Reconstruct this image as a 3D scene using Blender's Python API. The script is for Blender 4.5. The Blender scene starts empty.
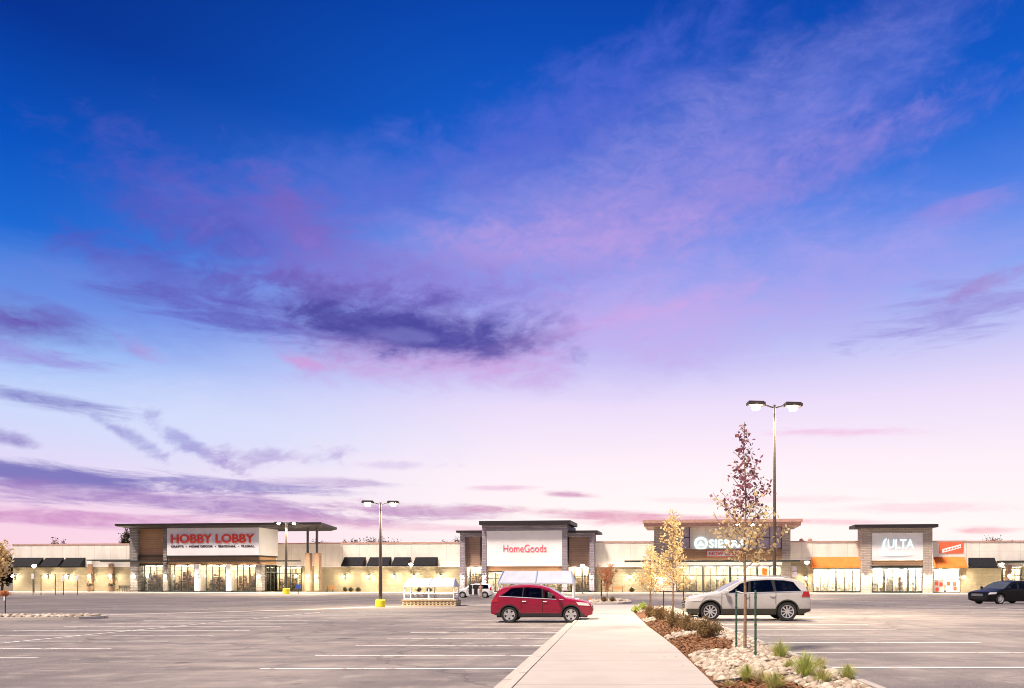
import bpy, math, random
import numpy as np
from mathutils import Vector, Matrix, noise as mnoise
R = math.radians
C = bpy.context.scene.collection
SC = bpy.context.scene
random.seed(7)

# ------------------------------------------------------------------ camera
F, XH, YH, HC = 750.0, 613.0, 581.0, 1.72      # focal length in pixels, principal point, eye height
cam = bpy.data.cameras.new('camera'); co = bpy.data.objects.new('camera', cam); C.objects.link(co)
co.location = (0, 0, HC); co.rotation_euler = (R(90), 0, 0)
cam.sensor_width = 36; cam.lens = F/1024*36
cam.shift_x = -(XH-512)/1024; cam.shift_y = (YH-344)/1024
cam.clip_end = 9000; cam.clip_start = .05
SC.camera = co
EXPO = 1.35
SC.view_settings.view_transform = 'Standard'; SC.view_settings.look = 'None'
SC.view_settings.exposure = EXPO; SC.view_settings.gamma = 1; SC.view_settings.use_curve_mapping = False
SC.render.engine = 'CYCLES'
SC.cycles.use_denoising = True
SC.cycles.pixel_filter_type = 'BLACKMAN_HARRIS'; SC.cycles.filter_width = 1.0
SC.cycles.max_bounces = 6; SC.cycles.transparent_max_bounces = 12
SC.cycles.sample_clamp_indirect = 6

# ------------------------------------------------------------------ node helper
def lin(c):
    return tuple(((v/255)/12.92 if v/255 <= .04045 else ((v/255+.055)/1.055)**2.4) for v in c[:3])
class G:
    def __init__(s, nt): s.nt = nt
    def node(s, t, **k):
        n = s.nt.nodes.new(t)
        for a, v in k.items(): setattr(n, a, v)
        return n
    def put(s, sock, v):
        if isinstance(v, bpy.types.NodeSocket): s.nt.links.new(v, sock)
        elif isinstance(v, (tuple, list)) and len(v) == 3 and sock.type == 'RGBA': sock.default_value = (*v, 1)
        else: sock.default_value = v
    def m(s, op, a, b=0.0, c=0.0):
        n = s.node('ShaderNodeMath', operation=op)
        s.put(n.inputs[0], a); s.put(n.inputs[1], b)
        if op in ('MULTIPLY_ADD',): s.put(n.inputs[2], c)
        return n.outputs[0]
    def smooth(s, v, a, b, lo=0.0, hi=1.0):
        n = s.node('ShaderNodeMapRange', interpolation_type='SMOOTHSTEP')
        for i, x in enumerate((v, a, b, lo, hi)): s.put(n.inputs[i], x)
        return n.outputs[0]
    def mix(s, f, a, b, mode='MIX'):
        n = s.node('ShaderNodeMix', data_type='RGBA', blend_type=mode)
        s.put(n.inputs[0], f); s.put(n.inputs[6], a); s.put(n.inputs[7], b)
        return n.outputs[2]
    def xyz(s, x, y, z=0.0):
        n = s.node('ShaderNodeCombineXYZ')
        for i, v in enumerate((x, y, z)): s.put(n.inputs[i], v)
        return n.outputs[0]
    def noise(s, vec, scale, detail=4, rough=.55, dist=0.0):
        n = s.node('ShaderNodeTexNoise')
        if vec is not None: s.put(n.inputs['Vector'], vec)
        n.inputs['Scale'].default_value = scale; n.inputs['Detail'].default_value = detail
        n.inputs['Roughness'].default_value = rough; n.inputs['Distortion'].default_value = dist
        return n.outputs['Fac']

# ------------------------------------------------------------------ sky (dawn gradient with cloud layers, laid out by direction)
def AE(px, py):
    dx, dz = (px-XH)/F, (YH-py)/F
    return math.degrees(math.atan2(dx, 1)), math.degrees(math.asin(dz/math.sqrt(1+dx*dx+dz*dz)))
w = bpy.data.worlds.new('World'); SC.world = w; w.use_nodes = True
nt = w.node_tree; nt.nodes.clear(); g = G(nt)
tc = g.node('ShaderNodeTexCoord').outputs['Generated']
sep = g.node('ShaderNodeSeparateXYZ'); g.put(sep.inputs[0], tc)
dx, dy, dz = sep.outputs
az = g.m('DEGREES', g.m('ARCTAN2', dx, dy)); el = g.m('DEGREES', g.m('ARCSINE', dz))
def ramp(stops):
    n = g.node('ShaderNodeValToRGB'); r = n.color_ramp; r.interpolation = 'EASE' if False else 'LINEAR'
    while len(r.elements) < len(stops): r.elements.new(1)
    for e, (p, c) in zip(r.elements, stops): e.position = p/60; e.color = (*lin(c), 1)
    g.put(n.inputs[0], g.m('DIVIDE', el, 60.0)); return n.outputs[0]
left = ramp([(0,(255,214,226)),(4,(248,212,234)),(7,(228,218,248)),(10.5,(202,216,252)),(14,(150,186,246)),(17,(88,144,230)),(20.5,(22,104,212)),(25,(0,82,192)),(31,(0,50,148)),(50,(0,20,80))])
right = ramp([(0,(255,244,240)),(4,(255,246,247)),(8,(254,240,248)),(13,(234,220,250)),(17,(190,194,246)),(21,(136,162,240)),(25.5,(72,126,228)),(30,(14,96,208)),(36,(2,74,182)),(42,(0,52,150)),(58,(0,22,84))])
base = g.mix(g.smooth(az, -40.0, -4.0), left, right)
vv = g.xyz(g.m('MULTIPLY', az, .045), g.m('MULTIPLY', el, .11), 0.0)
nA = g.noise(vv, 3.2, 11, .64, .5)
vB = g.xyz(g.m('MULTIPLY', az, .03), g.m('MULTIPLY', el, .22), 3.0)
nB = g.noise(vB, 4.6, 11, .66, .5)
ax = g.m('ADD', g.m('MULTIPLY', az, .06), g.m('MULTIPLY', el, .05)); ay = g.m('ADD', g.m('MULTIPLY', az, -.05), g.m('MULTIPLY', el, .12))
nC = g.noise(g.xyz(ax, ay, 8.0), 4.4, 10, .6, .35)
nF = g.smooth(g.noise(g.xyz(g.m('MULTIPLY', az, .11), g.m('MULTIPLY', el, .26), 5.0), 4.5, 10, .68, .7), .3, .66, .62, 1.0)
col = base
def blob(px, py, rx, ry, ang, rgb, op, nz, amp=1.6, soft=.9):
    """one cloud bank: an ellipse in azimuth/elevation with its edge broken up by noise"""
    global col
    a0, e0 = AE(px, py); a1, _ = AE(px+rx, py); a2, _ = AE(px-rx, py); _, e1 = AE(px, py-ry); _, e2 = AE(px, py+ry)
    ra, re = (a1-a2)/2, (e1-e2)/2
    u = g.m('SUBTRACT', az, a0); v = g.m('SUBTRACT', el, e0)
    ca, sa = math.cos(R(ang)), math.sin(R(ang))
    uu = g.m('MULTIPLY', g.m('ADD', g.m('MULTIPLY', u, ca), g.m('MULTIPLY', v, sa)), 1/ra)
    v2 = g.m('MULTIPLY', g.m('SUBTRACT', g.m('MULTIPLY', v, ca), g.m('MULTIPLY', u, sa)), 1/re)
    r = g.m('SQRT', g.m('ADD', g.m('MULTIPLY', uu, uu), g.m('MULTIPLY', v2, v2)))
    r = g.m('ADD', r, g.m('MULTIPLY', g.m('SUBTRACT', nz, .5), -amp*2))
    f = g.m('MULTIPLY', g.smooth(r, 1.1, 1.1-soft, 0.0, op), nF if op < .9 else 1.0)
    col = g.mix(f, col, lin(rgb))
# high lavender veils
blob(590, 290, 470, 120, 4, (170,160,236), .72, nA, .4, 1.1)
blob(640, 175, 360, 95, 15, (134,136,222), .85, nA, .6, 1.0)
blob(560, 120, 260, 60, 22, (86,104,212), .75, nC, .8, 1.0)
blob(820, 110, 190, 46, 16, (104,122,220), .6, nC, .9, 1.0)
blob(330, 190, 190, 60, 14, (92,112,214), .6, nC, .8, 1.0)
blob(650, 215, 320, 62, 11, (166,148,226), .65, nC, .8, 1.15)
blob(850, 155, 190, 34, 12, (146,134,220), .6, nC, .8, 1.15)
blob(560, 245, 200, 40, 6, (186,158,228), .75, nC, 1.1, 1.1)
blob(965, 208, 70, 20, 3, (158,138,222), .7, nB, 1.0, 1.1)
blob(225, 228, 165, 72, -20, (82,90,192), .88, nC, 1.2, 1.0)
blob(320, 245, 160, 55, -12, (112,106,204), .8, nA, .9, 1.1)
blob(300, 215, 60, 40, -30, (128,100,190), .6, nC, 1.3, 1.1)
blob(165, 275, 120, 36, -10, (88,86,188), .75, nC, 1.3, 1.0)
blob(430, 285, 230, 48, 0, (138,124,212), .8, nC, 1.0, 1.1)
blob(350, 290, 120, 26, 2, (116,92,182), .7, nC, 1.4, 1.0)
blob(650, 330, 320, 66, 6, (200,174,236), .75, nA, .6, 1.1)
blob(860, 262, 220, 50, 6, (164,160,238), .5, nA, .7, 1.1)
blob(150, 310, 260, 60, 0, (118,134,224), .55, nA, .8, 1.1)
# dark bank and its lit underside
blob(240, 318, 150, 24, -4, (96,92,188), .85, nB, 1.4, 1.0)
blob(430, 362, 210, 32, 2, (206,154,216), .7, nA, 1.3, 1.1)
blob(405, 325, 215, 44, -2, (96,92,180), .89, nC, .9, 1.0)
blob(430, 334, 140, 28, 2, (82,76,164), .89, nA, 1.2, 1.0)
blob(360, 322, 80, 16, 0, (72,70,158), .8, nC, 1.8, .8)
blob(450, 338, 80, 16, 3, (74,72,160), .75, nC, 1.8, .8)
blob(400, 336, 40, 8, 0, (140,140,214), .5, nC, 1.6, .9)
blob(300, 362, 30, 8, -8, (214,150,214), .7, nC, 1.2, 1.0)
blob(650, 312, 170, 14, 12, (214,166,228), .45, nC, .9, 1.2)
blob(20, 352, 120, 18, -4, (150,130,214), .7, nB, 1.4, 1.1)
blob(25, 322, 120, 27, -3, (102,74,172), .89, nA, .8, 1.0)
blob(140, 352, 30, 12, -20, (190,140,210), .5, nC, 1.6, 1.1)
blob(960, 310, 120, 34, 4, (146,132,212), .7, nB, 1.8, 1.1)
blob(990, 285, 60, 12, 8, (166,124,196), .55, nC, 1.6, 1.0)
blob(830, 432, 120, 6, -3, (238,186,224), .7, nB, 1.4, 1.1)
# low left banks and wisps
blob(220, 425, 260, 52, 0, (214,222,252), .75, nA, 1.1, 1.2)
blob(50, 403, 105, 12, -3, (116,112,192), .85, nB, 1.2, .9)
blob(10, 440, 45, 10, -5, (124,108,188), .8, nC, 1.2, .9)
blob(120, 432, 50, 9, -32, (138,134,206), .7, nC, 1.8, .9)
blob(190, 445, 65, 10, -34, (146,142,212), .7, nC, 1.9, .9)
blob(285, 458, 75, 14, 3, (166,146,210), .65, nC, 1.9, .9)
blob(220, 462, 40, 7, -25, (176,156,214), .6, nC, 1.9, .9)
blob(60, 476, 170, 14, -3, (108,104,184), .9, nB, 1.2, .8)
blob(210, 483, 170, 8, -1, (126,116,192), .8, nB, 1.6, .8)
blob(180, 502, 260, 15, -1, (160,126,194), .89, nB, 1.4, .9)
blob(80, 518, 190, 11, 1, (206,146,200), .89, nB, 1.3, .9)
blob(330, 483, 110, 5, 1, (176,146,204), .6, nB, 1.6, .9)
blob(410, 510, 150, 9, -1, (190,136,190), .75, nB, 1.6, .9)
blob(390, 465, 70, 5, 2, (206,186,232), .5, nC, 1.6, .9)
blob(500, 488, 50, 4, 2, (232,180,216), .7, nB, 1.0, .9)
blob(572, 495, 34, 5, -3, (196,130,180), .8, nB, 1.0, .9)
blob(600, 515, 130, 7, -2, (212,140,180), .8, nB, 1.3, .9)
blob(440, 528, 160, 5, 0, (238,182,208), .6, nB, 1.3, .9)
blob(700, 528, 60, 4, 0, (240,190,205), .5, nB, 1.3, .9)
blob(835, 522, 80, 5, -2, (244,188,206), .75, nB, 1.2, .9)
blob(985, 530, 38, 4, -1, (242,176,190), .8, nB, 1.1, .9)
blob(640, 520, 120, 6, 1, (222,150,184), .7, nB, 1.3, .9)
blob(760, 500, 150, 5, -1, (250,206,222), .5, nB, 1.3, .9)
blob(930, 508, 110, 6, -2, (246,196,214), .5, nB, 1.3, .9)
blob(320, 520, 120, 7, 0, (196,140,192), .7, nB, 1.3, .9)
# below the horizon
col = g.mix(g.smooth(el, -1.0, 0.0), lin((150,130,130)), col)
col = g.mix(g.smooth(dy, .15, -.6, 0.0, .5), col, lin((60,60,90)))
bg = g.node('ShaderNodeBackground'); g.put(bg.inputs[0], col); bg.inputs[1].default_value = 2**-EXPO
# a little physical twilight sky under the painted clouds
st = g.node('ShaderNodeTexSky', sky_type='NISHITA'); st.sun_disc = False; st.sun_elevation = R(3); st.sun_rotation = R(8)
bg2 = g.node('ShaderNodeBackground'); g.put(bg2.inputs[0], st.outputs[0]); bg2.inputs[1].default_value = .0012
ad = g.node('ShaderNodeAddShader'); nt.links.new(bg.outputs[0], ad.inputs[0]); nt.links.new(bg2.outputs[0], ad.inputs[1])
ow = g.node('ShaderNodeOutputWorld'); nt.links.new(ad.outputs[0], ow.inputs[0])

# broad soft warm key added behind the camera to brighten the lot, no seen source
sl = bpy.data.lights.new('soft_key', 'SUN'); so = bpy.data.objects.new('soft_key', sl); C.objects.link(so)
sl.energy = 2.9; sl.angle = R(9); sl.color = (1.0, .85, .72)
so.rotation_euler = Vector((.42, .42, -.95)).to_track_quat('-Z', 'Y').to_euler()

# ------------------------------------------------------------------ materials
def mat(name, c, rough=.7, var=.12, scale=3.0, bump=0.0, metal=0.0, emit=None, es=0.0, coat=0.0, spec=.5, detail=5, bdist=.02):
    m = bpy.data.materials.new(name); m.use_nodes = True; q = G(m.node_tree)
    b = m.node_tree.nodes['Principled BSDF']
    t = q.node('ShaderNodeTexCoord').outputs['Object']
    n = q.noise(t, scale, detail)
    lo = tuple(v*(1-var) for v in c); hi = tuple(min(1, v*(1+var)) for v in c)
    q.put(b.inputs['Base Color'], q.mix(q.smooth(n, .3, .7), lo, hi))
    b.inputs['Roughness'].default_value = rough; b.inputs['Metallic'].default_value = metal
    b.inputs['Specular IOR Level'].default_value = spec; b.inputs['Coat Weight'].default_value = coat
    b.inputs['Coat Roughness'].default_value = .06
    if emit: q.put(b.inputs['Emission Color'], emit); b.inputs['Emission Strength'].default_value = es
    if bump:
        bn = q.node('ShaderNodeBump'); bn.inputs['Strength'].default_value = bump; bn.inputs['Distance'].default_value = bdist
        q.put(bn.inputs['Height'], q.noise(t, scale*3, 6)); q.put(b.inputs['Normal'], bn.outputs[0])
    return m
def brickmat(name, c1, c2, cm, bw, bh, mortar, rough=.85, bump=.5, off=.5):
    m = bpy.data.materials.new(name); m.use_nodes = True; q = G(m.node_tree); b = m.node_tree.nodes['Principled BSDF']
    t = q.node('ShaderNodeTexCoord').outputs['Object']; s = q.node('ShaderNodeSeparateXYZ'); q.put(s.inputs[0], t)
    x = q.m('ADD', s.outputs[0], q.m('MULTIPLY', s.outputs[1], 1.0))
    k = q.node('ShaderNodeTexBrick'); k.offset = off
    q.put(k.inputs['Vector'], q.xyz(x, s.outputs[2])); q.put(k.inputs['Color1'], c1); q.put(k.inputs['Color2'], c2); q.put(k.inputs['Mortar'], cm)
    k.inputs['Scale'].default_value = 1; k.inputs['Brick Width'].default_value = bw; k.inputs['Row Height'].default_value = bh
    k.inputs['Mortar Size'].default_value = mortar; k.inputs['Bias'].default_value = 0
    n = q.noise(t, 1.3, 6)
    q.put(b.inputs['Base Color'], q.mix(q.smooth(n, .25, .75, 0.0, .5), k.outputs['Color'], tuple(v*.65 for v in c1)))
    b.inputs['Roughness'].default_value = rough
    bn = q.node('ShaderNodeBump'); bn.inputs['Strength'].default_value = bump; bn.inputs['Distance'].default_value = .03; bn.invert = True
    q.put(bn.inputs['Height'], k.outputs['Fac']); q.put(b.inputs['Normal'], bn.outputs[0])
    return m
def emis(name, c, s):
    m = bpy.data.materials.new(name); m.use_nodes = True; q = G(m.node_tree); m.node_tree.nodes.clear()
    e = q.node('ShaderNodeEmission'); q.put(e.inputs[0], c); e.inputs[1].default_value = s
    o = q.node('ShaderNodeOutputMaterial'); m.node_tree.links.new(e.outputs[0], o.inputs[0]); return m
def glassmat(name, tint, refl=.12, rough=.02):
    m = bpy.data.materials.new(name); m.use_nodes = True; q = G(m.node_tree); m.node_tree.nodes.clear()
    t = q.node('ShaderNodeBsdfTransparent'); q.put(t.inputs[0], tint)
    gl = q.node('ShaderNodeBsdfGlossy'); gl.inputs['Roughness'].default_value = rough
    fr = q.node('ShaderNodeFresnel'); fr.inputs[0].default_value = 1.5
    mx = q.node('ShaderNodeMixShader'); q.put(mx.inputs[0], q.m('ADD', fr.outputs[0], refl-.04)); m.node_tree.links.new(t.outputs[0], mx.inputs[1]); m.node_tree.links.new(gl.outputs[0], mx.inputs[2])
    o = q.node('ShaderNodeOutputMaterial'); m.node_tree.links.new(mx.outputs[0], o.inputs[0]); return m
def leafmat(name, c1, c2, c3, trans=.35):
    m = bpy.data.materials.new(name); m.use_nodes = True; q = G(m.node_tree); b = m.node_tree.nodes['Principled BSDF']
    geo = q.node('ShaderNodeNewGeometry').outputs['Random Per Island']
    r = q.node('ShaderNodeValToRGB'); r.color_ramp.elements.new(.5)
    for e, p, c in zip(r.color_ramp.elements, (0, .5, 1), (c1, c2, c3)): e.position = p; e.color = (*c, 1)
    q.put(r.inputs[0], geo); q.put(b.inputs['Base Color'], r.outputs[0]); b.inputs['Roughness'].default_value = .6
    tr = q.node('ShaderNodeBsdfTranslucent'); q.put(tr.inputs[0], r.outputs[0])
    mx = q.node('ShaderNodeMixShader'); mx.inputs[0].default_value = trans
    o = m.node_tree.nodes['Material Output']
    m.node_tree.links.new(b.outputs[0], mx.inputs[1]); m.node_tree.links.new(tr.outputs[0], mx.inputs[2]); m.node_tree.links.new(mx.outputs[0], o.inputs[0]); return m

def asphalt():
    m = bpy.data.materials.new('asphalt'); m.use_nodes = True; q = G(m.node_tree); b = m.node_tree.nodes['Principled BSDF']
    t = q.node('ShaderNodeTexCoord').outputs['Object']; s = q.node('ShaderNodeSeparateXYZ'); q.put(s.inputs[0], t)
    x, y, z = s.outputs
    n1 = q.noise(t, .16, 6, .6); n2 = q.noise(t, 1.1, 8, .65); n3 = q.noise(t, 38, 3, .7)
    st = q.noise(q.xyz(q.m('MULTIPLY', x, .09), q.m('MULTIPLY', y, .5)), 1.6, 6, .65)      # paving lanes
    st2 = q.noise(q.xyz(q.m('MULTIPLY', x, 1.2), q.m('MULTIPLY', y, .06)), 1.0, 5, .6)       # tyre tracks along the aisles
    c = q.mix(q.smooth(n1, .35, .65), (.135,.115,.110), (.30,.255,.225))
    c = q.mix(q.smooth(st, .42, .72, 0.0, .75), c, (.085,.073,.077))
    c = q.mix(q.smooth(st2, .5, .75, 0.0, .55), c, (.10,.086,.086))
    c = q.mix(q.smooth(n2, .50, .72, 0.0, .6), c, (.40,.345,.30))
    c = q.mix(q.smooth(n2, .47, .28, 0.0, .6), c, (.085,.07,.07))
    c = q.mix(q.smooth(n3, .35, .7, 0.0, .3), c, (.42,.38,.35))
    v = q.node('ShaderNodeTexVoronoi', feature='DISTANCE_TO_EDGE'); v.inputs['Scale'].default_value = .07; 
    wv = q.node('ShaderNodeVectorMath', operation='ADD'); q.put(wv.inputs[0], t)
    nz = q.node('ShaderNodeTexNoise'); nz.inputs['Scale'].default_value = .6; nz.inputs['Detail'].default_value = 5; q.put(nz.inputs['Vector'], t)
    sc_ = q.node('ShaderNodeVectorMath', operation='SCALE'); q.put(sc_.inputs[0], nz.outputs['Color']); sc_.inputs['Scale'].default_value = 2.4
    q.put(wv.inputs[1], sc_.outputs[0]); q.put(v.inputs['Vector'], wv.outputs[0])
    c = q.mix(q.smooth(v.outputs['Distance'], .006, .002, 0.0, .35), c, (.05,.045,.045))      # sealed cracks
    # oil drips in the stalls
    vo = q.node('ShaderNodeTexVoronoi'); vo.inputs['Scale'].default_value = .36; q.put(vo.inputs['Vector'], wv.outputs[0])
    c = q.mix(q.smooth(vo.outputs['Distance'], .14, .02, 0.0, .75), c, (.07,.06,.06))
    c = q.mix(q.smooth(q.m('ADD', y, q.m('MULTIPLY', n1, 8.0)), 47.0, 49.0, 0.0, .5), c, (.075,.062,.068))     # darker towards the shops, with a ragged edge
    q.put(b.inputs['Base Color'], c)
    q.put(b.inputs['Roughness'], q.smooth(n2, .3, .7, .72, .9)); b.inputs['Specular IOR Level'].default_value = .35
    bn = q.node('ShaderNodeBump'); bn.inputs['Strength'].default_value = .35; bn.inputs['Distance'].default_value = .01
    q.put(bn.inputs['Height'], n3); q.put(b.inputs['Normal'], bn.outputs[0])
    return m
def wornpaint():
    m = bpy.data.materials.new('road_paint'); m.use_nodes = True; q = G(m.node_tree); b = m.node_tree.nodes['Principled BSDF']
    t = q.node('ShaderNodeTexCoord').outputs['Object']; n = q.noise(t, 3.0, 8, .7); n2 = q.noise(t, .35, 4)
    k = q.mix(q.smooth(q.m('ADD', n, q.m('MULTIPLY', q.m('SUBTRACT', n2, .5), .5)), .34, .48), (.34,.30,.27), (.86,.82,.76))
    q.put(b.inputs['Base Color'], k); b.inputs['Roughness'].default_value = .7; return m
def concrete(name, c, jx=None, jy=1.83):
    m = bpy.data.materials.new(name); m.use_nodes = True; q = G(m.node_tree); b = m.node_tree.nodes['Principled BSDF']
    t = q.node('ShaderNodeTexCoord').outputs['Object']; s = q.node('ShaderNodeSeparateXYZ'); q.put(s.inputs[0], t)
    n1 = q.noise(t, .7, 7, .62); n2 = q.noise(t, 12, 5, .7)
    k = q.mix(q.smooth(n1, .3, .7), tuple(v*.86 for v in c), c)
    k = q.mix(q.smooth(n2, .5, .8, 0.0, .35), k, tuple(v*.72 for v in c))
    fr = q.m('ABSOLUTE', q.m('SUBTRACT', q.m('FRACT', q.m('DIVIDE', s.outputs[1], jy)), .5))
    k = q.mix(q.smooth(fr, .012, .004, 0.0, .8), k, tuple(v*.3 for v in c))
    k = q.mix(q.smooth(q.noise(t, .35, 6, .65), .52, .75, 0.0, .35), k, (c[0]*.7, c[1]*.6, c[2]*.5))
    # broom streaks, slabs slightly different
    slab = q.node('ShaderNodeTexWhiteNoise', noise_dimensions='1D'); q.put(slab.inputs['W'], q.m('FLOOR', q.m('ADD', q.m('DIVIDE', s.outputs[1], jy), .5)))
    k = q.mix(q.m('MULTIPLY', slab.outputs['Value'], .14), k, tuple(v*.7 for v in c))
    q.put(b.inputs['Base Color'], k); b.inputs['Roughness'].default_value = .85
    bn = q.node('ShaderNodeBump'); bn.inputs['Strength'].default_value = .25; bn.inputs['Distance'].default_value = .01
    q.put(bn.inputs['Height'], n2); q.put(b.inputs['Normal'], bn.outputs[0]); return m
def stonemat(name, c1, c2):
    m = bpy.data.materials.new(name); m.use_nodes = True; q = G(m.node_tree); b = m.node_tree.nodes['Principled BSDF']
    r = q.node('ShaderNodeNewGeometry').outputs['Random Per Island']; t = q.node('ShaderNodeTexCoord').outputs['Object']
    k = q.mix(r, c1, c2); k = q.mix(q.smooth(q.noise(t, 9, 6), .4, .8, 0.0, .5), k, tuple(v*.6 for v in c1))
    q.put(b.inputs['Base Color'], k); b.inputs['Roughness'].default_value = .8; return m

def panelmat(name, c, step=.9):
    m = bpy.data.materials.new(name); m.use_nodes = True; q = G(m.node_tree); b = m.node_tree.nodes['Principled BSDF']
    t = q.node('ShaderNodeTexCoord').outputs['Object']; s = q.node('ShaderNodeSeparateXYZ'); q.put(s.inputs[0], t)
    n = q.noise(q.xyz(q.m('MULTIPLY', s.outputs[0], .5), 0.0, q.m('MULTIPLY', s.outputs[2], .25)), 1.5, 6)
    k = q.mix(q.smooth(n, .3, .7), tuple(v*.84 for v in c), c)
    for ax, st, wd in ((0, step, .02), (2, 1.15, .018)):
        fr = q.m('ABSOLUTE', q.m('SUBTRACT', q.m('FRACT', q.m('DIVIDE', s.outputs[ax], st)), .5))
        k = q.mix(q.smooth(fr, wd, wd*.4, 0.0, .4), k, tuple(v*.45 for v in c))
    q.put(b.inputs['Base Color'], k); b.inputs['Roughness'].default_value = .55; return m

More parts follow.
